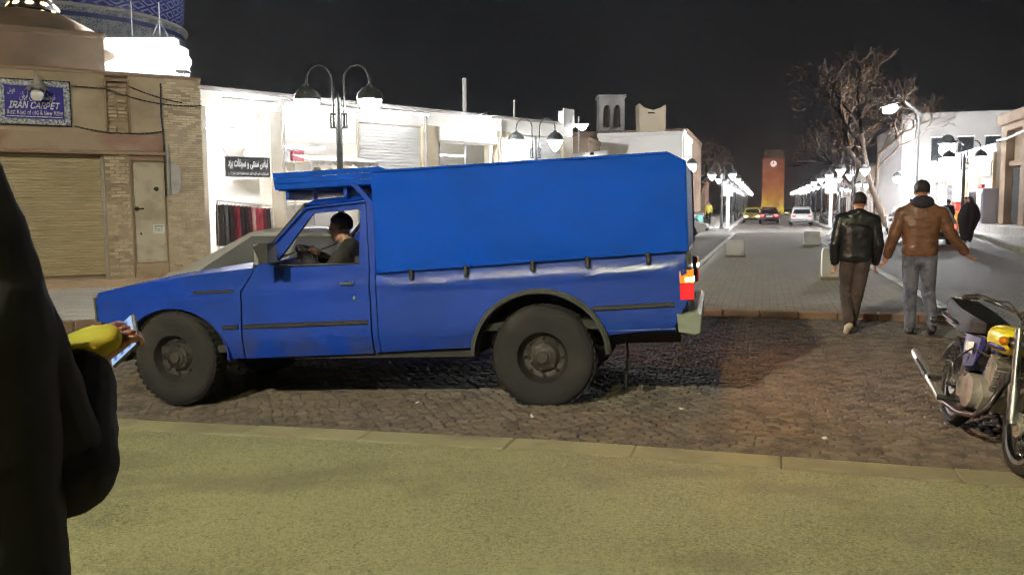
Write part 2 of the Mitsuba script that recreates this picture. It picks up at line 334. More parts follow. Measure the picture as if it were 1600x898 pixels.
# ---------------------------------------------------------------- the shut carpet shop on the left
AB = thing('brick_shop', 'shut two tone brick shop with roller shutter and worn steel door at far left', 'shop building')
A = lambda base, m, b, s=False, **k: part(AB, base, m, b, s, AF, **k)
A('wall', cat([box(-7, -1.96, 0.02, 4, 2.95, 4.42), box(-1.96, -1.5, 0.16, 4, 2.95, 4.42), box(-1.5, 0.0, 0.02, 4, 2.95, 4.42), box(-7, -4.9, 0.02, 4, -.6, 2.95), box(-1.55, -0.8, .34, 4, -.6, 2.95),
               box(-4.9, -2.05, .42, 4, -.6, 2.95), box(-2.05, -1.54, .05, 4, -.6, 2.95), box(-0.8, 0.0, .05, 4, -.6, 2.95)]), 'old_plaster')
A('parapet', cat([box(-7, .03, -.02, .4, 4.42, 4.5, .02), box(-7, 0.02, .1, 3.9, 4.4, 4.46)]), 'mud_plaster', 30)
A('cloth_band', cat([ey([(x0, 2.78 + .03 * math.sin(k * 1.3)), (x0 + .62, 2.78 + .03 * math.sin((k + 1) * 1.3)), (x0 + .62, 3.16 + .02 * math.sin(k + 1)), (x0, 3.16 + .02 * math.sin(k))], -.05 - .012 * (k % 2), -.0, .2) for k, x0 in enumerate(np.arange(-5.2, -.9, .62))]), 'cloth_beam', 40)
A('lintel', box(-5.0, -0.74, -.08, .1, 2.72, 2.80, .01), 'mud_plaster', 30)
for k in range(42):
    z = 0.085 + k * 0.0629
    mm = hull([[x, y, z + dz] for x in (-4.9, -2.08) for y, dz in ((.345, 0.0), (.345, .061), (.315, .006), (.292, .028), (.318, .054))])
    part(AB, 'shutter_slat', mm, 'shutter_metal', 20, AF)
A('shutter_rail', box(-2.11, -2.05, .22, .36, 0, 2.74, .008), 'box_grey', 30); A('shutter_rail', box(-4.96, -4.9, .22, .36, 0, 2.74, .008), 'box_grey', 30)
A('step', box(-7, -1.42, -.42, .33, -.5, .005, .015), 'step_stone', 30); A('step', box(-1.41, .4, -.24, .3, -.5, -.02, .015), 'step_stone', 30)
dk = A('door', box(-1.49, -.82, .17, .21, .33, 2.6, .006), 'door_paint', 30)
part(dk, 'rail', cat([box(-1.47, -.84, .155, .17, z, z + .05, .004) for z in (.36, 2.5)] + [box(-1.47, -1.43, .155, .17, .42, 2.49, .004), box(-.88, -.84, .155, .17, .42, 2.49, .004)]), 'door_paint', 30, AF)
part(dk, 'latch', cat([box(-1.50, -1.28, .13, .155, 1.52, 1.55, .004), box(-1.46, -1.40, .12, .155, 1.49, 1.58, .004)]), 'under_metal', 30, AF)
part(dk, 'notice', cat([box(-1.10, -.86, .148, .152, .98, 1.18)]), 'paper', False, AF, label='white printed notice pasted on the door')
part(dk, 'notice_print', cat([box(-1.08 + .0, -.89, .1455, .1475, z, z + .02) for z in (1.13,)] + [box(-1.07 + .06 * i, -1.03 + .06 * i, .1455, .1475, z, z + .012) for i in range(3) for z in (1.04, 1.08)]), 'sign_black', False, AF)
part(dk, 'peephole', cyl([-1.0, .14, 1.98], [-1.0, .17, 1.98], .05, n=16), 'under_metal', 30, AF); part(dk, 'lock', cyl([-1.36, .15, .98], [-1.36, .17, .98], .022, n=10), 'under_metal', 30, AF)
A('door_frame', cat([box(-1.56, -1.49, .08, .2, .1, 2.66, .008), box(-.82, -.78, .08, .2, .1, 2.66, .008), box(-1.56, -.78, .06, .2, 2.6, 2.72, .008)]), 'mud_plaster', 30)
A('plinth', box(-1.52, -.79, .1, .22, -.1, .325, .01), 'brick_clay_3', 30)
# bricks: the corner pier and the rough pillar
blist, bw, bh = [], .192, .047
for r in range(83):
    z = 0.06 + r * 0.0525; off = .1 if r % 2 else 0
    x = -.79
    while x < -.005:
        L = min(bw if x > -.79 or not off else bw - off, -.0 - x)
        if L > .03: blist.append((x, z, L - .009, bh - .006, rng.uniform(-.008, .004), 0))
        x += L
for r in range(37):
    z = .08 + r * .0745; x = -2.04 + (.1 if r % 2 else 0)
    while x < -1.56:
        L = min(.21, -1.55 - x)
        if rng.random() > .12: blist.append((x, z, L - rng.uniform(.012, .03), .0745 - rng.uniform(.008, .022), rng.uniform(-.035, .012), 1))
        x += .21
big = sorted(range(len(blist)), key=lambda k: -blist[k][2] * blist[k][3] + (0 if blist[k][1] < 2.9 else 1))[:300]; big = set(big); bb = {q: [] for q in range(4)}
for k, (x, z, L, h, dy, rough) in enumerate(blist):
    q = rng.choice((0, 0, 1, 2, 3) if rough or z < .5 else (0, 0, 1, 2, 2)); j = .006 if rough else .002
    m = hull([[xx + rng.uniform(-j, j), yy, zz + rng.uniform(-j, j)] for xx in (x, x + L) for zz in (z, z + h) for yy in (.02 + dy, .06)])
    if k in big: part(AB, 'brick', m, f'brick_clay_{q}', False, AF)
    else: bb[q].append(m)
for r in range(83):      # the pier's return
    z = 0.06 + r * .0525
    for i in range(6): bb[i % 3].append(box(-.04, .012 + .006 * ((r + i) % 3), .0 + i * .2 + (.1 if r % 2 else 0) + .01, .19 + i * .2 + (.1 if r % 2 else 0), z, z + bh - .006))
for q in range(4):
    n = num(AB + '__brick_field'); put(n, cat(bb[q]), f'brick_clay_{q}', False, AF); tag(n, kind='stuff')
A('niche_frame', cat([box(-1.99, -1.95, -.02, .14, 3.2, 4.32), box(-1.52, -1.48, -.02, .14, 3.2, 4.32), box(-1.99, -1.48, -.02, .14, 4.30, 4.34)]), 'mud_plaster')
for r in range(13):
    z = 3.2 + r * .082
    for i in range(2):
        if rng.random() > .15:
            x = -1.94 + i * .215; part(AB, 'niche_brick', box(x, x + rng.uniform(.15, .205), .1 + rng.uniform(-.04, .02), .17, z, z + rng.uniform(.055, .074), .006), f'brick_clay_{rng.randrange(4)}', False, AF)
mb = thing('meter_box', 'narrow grey metal cable cover on the brick pier beside the worn door', 'meter box')
part(mb, 'cover', cat([box(-.80, -.73, -.10, -.02, 1.83, 2.95, .01), hull([[-.72, -.12, 2.6], [-.72, -.02, 2.6], [-.5, -.05, 2.45], [-.5, -.02, 2.45], [-.72, -.12, 1.86], [-.72, -.02, 1.86], [-.62, -.1, 1.86], [-.5, -.04, 2.0], [-.5, -.02, 2.0]])]), 'box_grey', 30, AF)
part(mb, 'pipe', tube([[-.83, -.05, 1.8], [-.83, -.05, 3.2], [-.86, -.05, 3.6], [-.84, -.05, 4.3]], .018, 8), 'cable_black', True, AF)
cb = thing('wall_cable', 'black cables sagging along the brick shop under its parapet', 'cable')
def sag(p, q, d, r=.012, n=14): return tube([np.array(p) * (1 - t) + np.array(q) * t - [0, 0, d * 4 * t * (1 - t)] for t in np.linspace(0, 1, n)], r, 5)
part(cb, 'strand', sag([-5.5, -.04, 4.36], [-1.95, -.05, 4.12], .05), 'cable_black', True, AF); part(cb, 'strand', sag([-1.95, -.05, 4.12], [.02, -.05, 3.86], .12), 'cable_black', True, AF)
part(cb, 'strand', sag([-1.5, -.05, 4.2], [-.4, -.05, 3.9], .04), 'cable_black', True, AF); part(cb, 'strand', sag([-2.6, -.05, 3.3], [-.84, -.05, 3.25], .1), 'cable_black', True, AF)

# the blue carpet sign
def border(p, n, uvv):
    a, b, c = voronoi(p.x * 34 + p.y * 20, p.z * 34)
    t = smoothstep(.05, .22, b - a) * smoothstep(.25, .75, c + .25 * noise(p.x * 90, p.z * 90))
    return mix((0.09, 0.11, 0.2), (0.5, 0.52, 0.53), t)
mat('tile_border', proc(border), .35)
sg = thing('shop_sign', 'blue tiled carpet shop sign with white lettering on the left brick shop', 'sign')
S0, S1, Z0, Z1 = -3.97, -2.66, 3.30, 4.20
part(sg, 'panel', box(S0 + .1, S1 - .1, -.07, -.0, Z0 + .1, Z1 - .1), 'sign_blue', False, AF)
for b_ in (box(S0, S1, -.085, .01, Z0, Z0 + .115, .008), box(S0, S1, -.085, .01, Z1 - .115, Z1, .008), box(S0, S0 + .115, -.084, .01, Z0 + .117, Z1 - .117, .008), box(S1 - .115, S1, -.084, .01, Z0 + .117, Z1 - .117, .008)):
    part(sg, 'border', b_, 'tile_border', 30, AF)
part(sg, 'edge', cat([box(S0 - .02, S1 + .02, -.06, .015, Z1 + .002, Z1 + .022), box(S1 + .002, S1 + .02, -.06, .015, Z0 - .02, Z1), box(S0 - .02, S1 + .02, -.06, .015, Z0 - .022, Z0 - .002)]), 'under_metal', False, AF)
part(sg, 'rule', cat([box(S0 + .14, S1 - .14, -.074, -.071, Z0 + .15, Z0 + .165)]), 'sign_white', False, AF)
def lettering(key, m, x0, x1, z0, z1, y, W, bsdf='sign_white', shear=0.0):
    m = m.copy(); v = m.vertices; lo, hi = v.min(0), v.max(0)
    q = np.stack([(v[:, 0] - lo[0]) / (hi[0] - lo[0]), (v[:, 2] - lo[2]) / max(hi[2] - lo[2], 1e-9), (v[:, 1] - lo[1]) / (hi[1] - lo[1])], 1)
    m.vertices = np.stack([x0 + q[:, 0] * (x1 - x0) + shear * (q[:, 2] - .5) * (z1 - z0), y - .004 * q[:, 1], z0 + q[:, 2] * (z1 - z0)], 1)
    return part(key, 'lettering', m, bsdf, False, W)
GLYPHS = json.loads('''{"shop":[502,76,[[[443,-71,442,-66,451,-63,457,-56,458,-47,454,-39,455,-36,458,-35,460,-37,465,-51,481,-52,487,-50,488,-47,480,-47,476,-45,474,-42,475,-32,481,-25,488,-25,492,-28,495,-35,495,-45,491,-53,481,-57,465,-57,461,-55,458,-63,451,-69],[479,-36,480,-41,483,-42,490,-41,489,-34,486,-30,481,-31]],[[481,-17,482,-12,487,-13,486,-18]],[[418,-66,427,-64,433,-59,433,-57,422,-56,419,-52,419,-45,421,-40,425,-36,433,-35,439,-42,440,-46,439,-59,435,-65,429,-69,418,-71],[424,-46,425,-51,427,-52,435,-51,435,-47,432,-41,428,-40,425,-43]],[[319,-50,318,-11,323,-11,325,-50,330,-52,348,-51,350,-48,348,-42,334,-30,334,-25,341,-19,355,-12,358,-12,359,-17,341,-25,340,-27,352,-39,357,-49,363,-52,371,-51,374,-44,374,-40,376,-39,379,-40,378,-50,381,-52,386,-52,389,-50,391,-39,396,-39,396,-51,403,-52,407,-48,407,-43,403,-33,409,-31,412,-41,412,-49,409,-55,405,-57,397,-57,393,-55,388,-57,380,-57,375,-54,370,-57,361,-57,354,-53,345,-57,326,-57,323,-56]],[[390,-21,391,-16,396,-17,395,-22]],[[395,-23,399,-23,400,-25,399,-29,394,-28]],[[385,-24,390,-23,391,-28,386,-29]],[[330,-17,353,-4,356,-7,355,-9,347,-12,334,-21,332,-21]],[[289,-44,293,-36,296,-34,297,-28,299,-27,308,-36,311,-42,311,-49,306,-56,296,-57,290,-53],[294,-44,296,-51,301,-52,306,-48,305,-40,301,-36,297,-38]],[[214,-66,223,-63,229,-56,230,-47,226,-39,227,-36,230,-35,232,-37,237,-51,253,-52,259,-50,260,-47,252,-47,248,-45,246,-42,247,-32,253,-25,260,-25,264,-28,267,-35,267,-45,263,-53,253,-57,237,-57,233,-55,230,-63,219,-71,215,-71],[251,-36,252,-41,255,-42,262,-41,261,-34,258,-30,253,-31]],[[253,-13,258,-12,259,-17,254,-18]],[[141,-60,141,-52,143,-46,146,-46,148,-47,146,-59,150,-64,156,-66,165,-66,170,-64,174,-58,174,-48,171,-41,173,-39,177,-39,179,-49,184,-52,190,-50,192,-39,197,-39,196,-50,199,-52,205,-52,208,-48,205,-33,208,-31,210,-31,211,-33,213,-40,213,-50,211,-54,206,-57,198,-57,193,-54,189,-57,179,-56,177,-64,173,-68,166,-71,150,-70,143,-65]],[[189,-21,190,-16,195,-17,194,-22]],[[194,-23,199,-24,198,-29,193,-28]],[[184,-24,189,-23,190,-28,185,-29]],[[113,-57,112,-11,117,-11,118,-57]],[[97,-64,102,-63,103,-68,98,-69]],[[61,-66,70,-63,76,-56,77,-47,73,-39,74,-36,77,-35,79,-37,84,-51,94,-52,98,-48,95,-32,100,-31,103,-41,103,-49,98,-56,84,-57,80,-55,77,-63,66,-71,62,-71]],[[88,-64,93,-63,94,-68,89,-69]],[[53,-11,58,-11,59,-57,54,-57]],[[6,-61,7,-49,10,-46,13,-48,11,-59,15,-65,27,-67,36,-64,39,-60,40,-52,35,-39,39,-37,41,-38,45,-49,45,-58,42,-65,38,-69,30,-72,19,-72,10,-68]],[[22,-31,23,-26,28,-27,27,-32]]]],"farsh":[139,68,[[[79,-58,88,-55,94,-48,95,-39,91,-31,92,-28,95,-27,97,-29,102,-43,118,-44,124,-42,125,-39,117,-39,113,-37,111,-34,112,-24,118,-17,125,-17,129,-20,132,-27,132,-37,128,-45,118,-49,102,-49,98,-47,95,-55,84,-63,80,-63],[116,-28,117,-33,120,-34,127,-33,126,-26,123,-22,118,-23]],[[118,-5,123,-4,124,-9,119,-10]],[[6,-52,6,-44,8,-38,11,-38,13,-39,11,-51,15,-56,21,-58,30,-58,35,-56,39,-50,39,-40,36,-33,38,-31,42,-31,44,-41,49,-44,55,-42,57,-31,62,-31,61,-42,64,-44,70,-44,73,-40,70,-25,73,-23,75,-23,76,-25,78,-32,78,-42,76,-46,71,-49,63,-49,58,-46,54,-49,44,-48,42,-56,38,-60,31,-63,15,-62,8,-57]],[[54,-9,59,-8,60,-13,55,-14]],[[59,-15,64,-16,63,-21,58,-20]],[[49,-16,54,-15,55,-20,50,-21]]]],"dress":[657,75,[[[596,-50,594,-5,604,-4,607,-44,615,-45,617,-42,618,-33,626,-32,629,-34,628,-44,637,-45,638,-41,636,-6,638,-4,646,-4,648,-8,649,-45,648,-49,644,-54,639,-56,627,-56,623,-54,617,-56,602,-55]],[[620,-56,624,-56,628,-60,627,-66,624,-68,618,-67,616,-64,617,-58]],[[514,-57,515,-44,517,-39,519,-38,527,-41,527,-46,525,-50,526,-56,531,-59,540,-59,545,-57,547,-54,547,-44,544,-37,546,-33,555,-32,557,-42,559,-45,561,-45,564,-43,565,-33,573,-32,576,-34,575,-45,580,-45,581,-44,581,-40,577,-28,583,-24,587,-24,589,-26,592,-36,592,-47,590,-51,585,-55,573,-56,569,-54,565,-56,557,-56,555,-62,550,-67,543,-70,525,-69,517,-63]],[[354,-48,357,-39,360,-38,367,-41,365,-53,367,-57,373,-59,382,-59,391,-56,391,-53,383,-51,382,-49,383,-43,384,-41,388,-40,390,-42,401,-45,408,-44,411,-32,405,-29,404,-23,408,-19,414,-20,421,-19,424,-21,425,-23,424,-29,418,-32,421,-34,420,-43,422,-45,430,-45,432,-42,434,-31,431,-29,430,-23,434,-19,440,-20,442,-23,442,-27,438,-31,444,-34,443,-43,445,-45,451,-45,453,-43,454,-35,456,-32,465,-34,465,-45,470,-44,471,-34,473,-32,479,-32,482,-34,481,-44,486,-45,487,-39,483,-28,489,-24,493,-24,495,-26,498,-36,498,-46,496,-51,488,-56,479,-56,476,-54,471,-56,462,-56,460,-54,457,-54,453,-56,442,-56,436,-54,432,-56,419,-56,413,-54,409,-56,403,-56,399,-64,385,-70,369,-70,360,-66,355,-60],[415,-30,412,-32,417,-31]],[[309,-60,319,-56,319,-55,314,-54,310,-48,310,-41,312,-35,315,-31,320,-28,327,-28,331,-30,335,-35,337,-42,337,-52,333,-61,324,-68,311,-70,309,-67],[321,-43,325,-45,325,-40,322,-40]],[[165,-50,163,-5,173,-4,175,-19,175,-41,177,-45,184,-45,182,-41,183,-30,188,-24,195,-22,191,-17,191,-13,193,-10,199,-9,202,-11,203,-17,199,-22,204,-22,207,-24,207,-30,206,-33,204,-34,197,-33,193,-35,194,-40,197,-42,211,-40,213,-42,218,-31,223,-28,230,-28,237,-33,240,-45,245,-45,247,-43,248,-35,250,-32,259,-34,258,-45,262,-45,265,-40,265,-34,267,-32,273,-32,276,-34,275,-44,280,-45,281,-44,281,-40,277,-28,283,-24,287,-24,289,-26,292,-36,292,-46,290,-51,282,-56,273,-56,270,-54,265,-56,256,-56,254,-54,251,-54,247,-56,238,-56,237,-60,231,-66,221,-70,214,-70,212,-67,212,-60,221,-58,223,-57,223,-55,217,-54,213,-49,197,-55,190,-56,171,-55],[225,-40,224,-44,228,-45,228,-40]],[[97,-45,97,-36,100,-28,108,-29,108,-42,112,-45,119,-46,141,-46,149,-44,150,-39,147,-31,147,-27,152,-24,157,-24,161,-35,161,-45,159,-49,156,-52,145,-56,115,-57,109,-56,101,-52]],[[119,-26,120,-20,123,-18,129,-19,136,-18,140,-22,139,-28,136,-30,130,-29,123,-30]],[[32,-64,33,-60,43,-56,48,-49,48,-42,44,-35,45,-30,53,-28,56,-32,59,-43,61,-45,67,-45,69,-44,69,-40,66,-32,66,-27,71,-24,75,-24,77,-26,80,-37,80,-46,76,-53,68,-55,68,-56,76,-56,79,-58,80,-64,78,-67,76,-68,61,-67,59,-64,59,-60,61,-56,57,-55,48,-66,43,-69,35,-70]],[[41,-22,42,-16,45,-14,51,-15,53,-18,52,-24,49,-26,43,-25]],[[6,-52,8,-44,11,-42,18,-45,26,-44,25,-37,18,-28,18,-23,23,-20,27,-20,34,-30,37,-38,37,-47,35,-51,26,-56,15,-56]]]]}''')
def script(name):
    w, h, P = GLYPHS[name]; out = []
    for rings in P:
        r = [np.array(q, float).reshape(-1, 2) for q in rings]; out.append(extr(Polygon(r[0], r[1:]).buffer(0), 1.0))
    return cat(out)
lettering(sg, meshkit.text_mesh('IRAN CARPET', .1, .002, True), -3.77, -2.86, 3.62, 3.765, -.0715, AF, shear=.25)
lettering(sg, meshkit.text_mesh('Best Kind of old & New Kilim', .05, .002), -3.82, -2.80, 3.495, 3.59, -.0715, AF)
lettering(sg, script('shop'), -3.58, -2.93, 3.77, 3.99, -.0715, AF); lettering(sg, script('farsh'), -3.80, -3.66, 3.90, 4.05, -.0715, AF)
wl = thing('wall_lamp', 'unlit grey flower shaped lamp hanging before the blue carpet sign', 'lamp')
part(wl, 'bracket', cat([tube([[-3.27, -.02, 4.3], [-3.27, -.25, 4.36], [-3.27, -.42, 4.3], [-3.27, -.45, 4.2]], .02, 8)]), 'box_grey', True, AF)
part(wl, 'globe', lathe([(0, -.16), (.07, -.15), (.115, -.09), (.12, -.02), (.09, .05), (0, .07)], 20), 'lamp_glass', True, AF @ M4(loc=(-3.27, -.45, 3.9)))
for k in range(8):
    a = k * math.pi / 4; c, s_ = math.cos(a), math.sin(a)
    part(wl, 'petal', hull([[c * .04, s_ * .04, .12], [c * .05 - s_ * .05, s_ * .05 + c * .05, .1], [c * .05 + s_ * .05, s_ * .05 - c * .05, .1], [c * .17 - s_ * .075, s_ * .17 + c * .075, .04], [c * .17 + s_ * .075, s_ * .17 - c * .075, .04], [c * .23, s_ * .23, -.04], [c * .15, s_ * .15, .07]]), 'box_grey', 20, AF @ M4(loc=(-3.27, -.45, 3.98)))
part(wl, 'crown', lathe([(0, .0), (.06, .0), (.055, .1), (.03, .16), (0, .17)], 14), 'box_grey', True, AF @ M4(loc=(-3.27, -.45, 4.08)))

# ---------------------------------------------------------------- dome and roofs behind
def fascia(p, n, uvv):
    th = dr.atan2(p.y - 60.0, p.x + 30.7) * 7.8; z = p.z
    a, b, c = voronoi(th * 3.2, z * 3.2); r = dr.abs(a - .3)
    t = smoothstep(.07, .13, r) * smoothstep(.04, .1, b - a)
    c0 = mix((0.16, 0.22, 0.3), (0.62, 0.64, 0.62), t)
    band = dr.abs(z - 13.5); return mix(mi.Color3f(.08, .1, .3), c0, smoothstep(.12, .16, band))
def bluetile(p, n, uvv):
    th = dr.atan2(p.y - 60.0, p.x + 30.7) * 5.0; z = p.z * 1.5
    a = th + z - dr.floor(th + z); b = th - z - dr.floor(th - z)
    d = dr.maximum(dr.abs(a - .5), dr.abs(b - .5))
    return mix((.05, .06, .42), (.35, .42, .6), smoothstep(.22, .27, d) * (1 - smoothstep(.38, .42, d)))
mat('dome_band', proc(fascia), .35); mat('dome_tile', proc(bluetile), .3)
dm = thing('mosque_dome', 'huge blue tiled dome with pale patterned band lit behind the left shop', 'dome'); DC = M4(loc=(-30.7, 60, 0))
part(dm, 'drum', lathe([(0, 0), (7.6, 0), (7.6, 11.9), (0, 11.9)], 64), 'plaster_white', 30, DC)
part(dm, 'band', lathe([(0, 11.9), (7.8, 11.9), (7.8, 13.95), (0, 13.95)], 72), 'dome_band', 30, DC)
part(dm, 'cornice', lathe([(7.6, 13.95), (7.98, 13.96), (8.02, 14.1), (7.75, 14.2), (7.5, 14.2)], 72), 'plaster_white', 30, DC)
part(dm, 'shell', lathe([(7.62, 14.2), (7.75, 15), (7.85, 16.5), (7.6, 18.5), (6.8, 20.5), (5.2, 22.6), (2.8, 24.3), (0, 25.3)], 72), 'dome_tile', True, DC)
mat('teal_sheet', (.03, .09, .1), .6)
hb = thing('mud_roof_building', 'dark mud plastered building with low domed roof above the carpet shop', 'building')
part(hb, 'wall', box(-14, -1.25, 8, 13, 0, 6.6), 'mud_plaster', False, AF)
part(hb, 'dome', lathe([(2.6, 6.5), (2.5, 6.7), (2.1, 7.15), (1.4, 7.52), (.7, 7.68), (0, 7.72)], 40), 'mud_plaster', True, AF @ M4(loc=(-3.3, 10.6, 0)))
part(hb, 'parapet', box(-14, -1.2, 7.9, 8.3, 6.6, 6.78, .03), 'mud_plaster', 30, AF); part(hb, 'shed_roof', box(-6.6, -4.6, 7.4, 8.6, 6.9, 7.05, .02), 'teal_sheet', 30, AF); part(hb, 'shed_post', cyl([-4.75, 7.5, 4.6], [-4.75, 7.5, 6.9], .05, n=8), 'plaster_grey', True, AF)
sl = thing('skylight', 'small glowing roof skylight of amber glass ovals on the mud dome', 'skylight')
part(sl, 'shell', lathe([(.74, 0), (.72, .12), (.6, .3), (.35, .45), (0, .5)], 28), 'under_metal', True, AF @ M4(loc=(-3.0, 10.2, 7.62)))
for ring, (rr, zz, n_, sz) in enumerate([(.70, .16, 11, .13), (.50, .385, 8, .11)]):
    for k in range(n_):
        a = 2 * math.pi * (k + .5 * ring) / n_
        nv = np.array([math.cos(a) * .8, math.sin(a) * .8, .55 + .3 * ring]); nv /= np.linalg.norm(nv); t1 = np.cross([0, 0, 1], nv); t1 /= np.linalg.norm(t1); t2 = np.cross(nv, t1)
        part(sl, 'glass_oval', sph([0, 0, 0], [sz, sz * .72, .02], 1), 'white_lens', True, AF @ M4(np.stack([t1, t2, nv], 1), (-3.0 + math.cos(a) * rr, 10.2 + math.sin(a) * rr, 7.62 + zz)), emit=(2.6, 1.9, .8), weight=.05)
lb = thing('lit_roof_building', 'floodlit white building between the dome and the brick shop', 'building')
part(lb, 'wall', box(-24, -13.3, 34.5, 36, 0, 8.1), 'plaster_white'); part(lb, 'parapet', box(-24, -13.25, 34.4, 34.9, 8.1, 8.3, .03), 'plaster_white', 30)
an = thing('roof_antenna', 'thin television antenna standing on the floodlit roof before the dome', 'antenna')
AX = M4(loc=(-15.0, 34.6, 8.2))
part(an, 'mast', cyl([0, 0, 0], [0, 0, 2.1], .025, n=6), 'cable_black', True, AX)
part(an, 'arms', cat([cyl([-.5, 0, 1.7], [.55, 0, 1.95], .018, n=5)] + [cyl([x, -.25, 1.82 + x * .22], [x, .25, 1.82 + x * .22], .012, n=5) for x in np.arange(-.45, .5, .15)]), 'cable_black', True, AX)
an = thing('roof_antenna', 'small tripod aerial on the floodlit roof right of the tall antenna', 'antenna'); AX = M4(loc=(-13.9, 34.6, 8.2))
part(an, 'mast', cyl([0, 0, 0], [0, 0, 1.5], .025, n=6), 'cable_black', True, AX); part(an, 'legs', cat([cyl([.4 * c, 0, 0], [0, 0, .8], .02, n=5) for c in (-1, 1)]), 'cable_black', True, AX)

# ---------------------------------------------------------------- the row of bright shops
BB = thing('shop_row', 'long low white row of brightly lit shops behind the pickup truck', 'shop building')
B = lambda base, m, b, s=False, **k: part(BB, base, m, b, s, BF, **k)
bays = [(-.5, 1.5), (1.95, 4.6), (4.72, 7.42), (8.12, 11.04), (11.77, 14.89)]
tops = [4.35, 4.0, 4.33, 3.86, 4.36]
B('wall', cat([box(-3, 15.5, .0, .5, 4.4, 4.86)] + [box(a, b, .02, .5, t, 4.4) for (a, b), t in zip(bays, tops)] + [box(-3, 15.5, 3.4, 3.8, 0, 4.8), box(-3, 15.5, 0.5, 3.8, 4.5, 4.75), box(15.2, 15.5, .5, 3.6, 0, 4.8), box(-3, -2.8, 0, 3.6, 0, 4.8)]), 'plaster_white')
for a, b in ((-3, -.5), (1.5, 1.95), (4.6, 4.72), (7.42, 8.12), (11.04, 11.77), (14.89, 15.5)):
    B('pilaster', box(a + .002, b - .002, -.03, .7, 0, 4.4, .01), 'plaster_cream', 30)
B('parapet', cat([box(-3, 15.55, -.08, .3, 4.862, 4.98, .02)]), 'plaster_grey', 30)
B('gutter_pipe', cat([cyl([1.9, -.1, 1.5], [1.9, -.1, 4.8], .05, n=8), tube([[1.9, -.1, 4.75], [2.6, -.1, 4.78], [4.4, -.1, 4.74]], .03, 6)]), 'box_grey', True); B('gutter_pipe', cyl([7.5, -.1, 1.5], [7.5, -.1, 4.8], .05, n=8), 'box_grey', True); B('gutter_pipe', cyl([11.2, -.1, 1.5], [11.2, -.1, 4.8], .05, n=8), 'box_grey', True)
for k, (a, b) in enumerate(((4.74, 7.4), (11.8, 14.87))):
    for i in range(40):
        z = .15 + i * (4.15 / 40)
        part(BB, 'shutter_slat', hull([[x, y, z + dz] for x in (a, b) for y, dz in ((.16, 0), (.16, .104), (.11, .02), (.11, .085))]), 'white_metal', 20, BF)
B('fascia_board', box(1.97, 4.58, -.06, .02, 3.6, 4.6, .01), 'white_metal', 30); B('fascia_board', box(8.14, 11.02, -.08, .02, 3.9, 4.38, .01), 'white_metal', 30)
B('shop_front', cat([box(8.2, 8.3, .1, .2, .1, 3.86), box(10.86, 10.96, .1, .2, .1, 3.86), box(9.55, 9.63, .1, .2, .1, 3.86), box(8.2, 10.96, .1, .2, 3.0, 3.08)]), 'steel')
for z in (.9, 1.7, 2.5, 3.1): B('back_shelf', box(2.0, 4.55, 2.6, 3.3, z, z + .04), 'plaster_cream'); B('back_shelf', box(8.2, 11, 2.8, 3.3, z, z + .04), 'plaster_cream')
# tubes of light: real lamps of the shops
def tube_lamp(label, t0, t1, y, z, L, W=BF, w=1.0, r=.03):
    k = thing('tube_light', label, 'light'); part(k, 'holder', box(t0 - .05, t1 + .05, y - .04, y + .04, z + .035, z + .09), 'white_metal', False, W)
    part(k, 'tube', cyl([t0, y, z], [t1, y, z], r, n=10), 'white_lens', True, W, emit=tuple(7 * x for x in L), weight=w)
tube_lamp('fluorescent tube inside the open shop beside the brick pier', -.3, 1.3, 1.2, 3.9, (190, 193, 200)); tube_lamp('fluorescent tube above the black lettered sign', -.2, 1.4, -.55, 4.55, (230, 234, 240))
tube_lamp('fluorescent tube inside the shop with the stepped stall', 2.3, 4.2, 1.2, 3.5, (75, 75, 75)); tube_lamp('fluorescent tube above the white fascia behind the lamp post', 2.2, 4.3, -.6, 4.6, (95, 97, 99))
tube_lamp('fluorescent tube above the wide white shutter', 5.0, 7.1, -.7, 4.65, (20, 20, 20))
tube_lamp('fluorescent tube inside the fourth shop of the row', 8.6, 10.6, 1.4, 3.5, (45, 45, 42))
fl = thing('flood_light', 'dazzling flood light on the corner of the floodlit wall under the dome', 'flood light')
part(fl, 'bracket', tube([[-13.4, 34.5, 5.6], [-12.4, 32, 5.9], [-11.3, 30, 6.25]], .035, 8), 'steel', True); part(fl, 'housing', box(-11.5, -11.1, 29.8, 30.2, 6.22, 6.3, .02), 'lamp_metal', 30)
part(fl, 'lens', sph([-11.3, 30, 6.58], [.28, .24, .26], 2), 'white_lens', True, emit=(6500, 6650, 7100), weight=8)
fl = thing('flood_light', 'bright flood light above the fourth shop of the white row', 'flood light')
part(fl, 'arm', cyl([10.02, 0, 4.9], [10.02, -.5, 4.95], .03, n=8), 'steel', True, BF); part(fl, 'housing', lathe([(0, .12), (.1, .12), (.24, 0), (.22, 0), (0, .06)], 16), 'lamp_metal', 30, BF @ M4(loc=(10.02, -.55, 4.84)))
part(fl, 'bulb', sph([10.02, -.55, 4.78], .13, 2), 'white_lens', True, BF, emit=(900, 910, 880), weight=3)
fl = thing('flood_light', 'square flood light leaning out at the right end of the white row', 'flood light')
part(fl, 'bracket', cat([box(14.6, 14.66, -.5, 0, 4.9, 5.4), box(14.3, 14.95, -.55, -.5, 4.7, 5.45)]), 'white_metal', False, BF); part(fl, 'lens', hull([[15.0 + x, -.6 + y, 4.65 + z] for x, y, z in ((-.1, 0, .2), (.4, -.3, .25), (.7, -.2, .1), (.2, .1, .05), (.25, -.1, -.05))]), 'white_lens', True, BF, emit=(240, 250, 265), weight=.6)
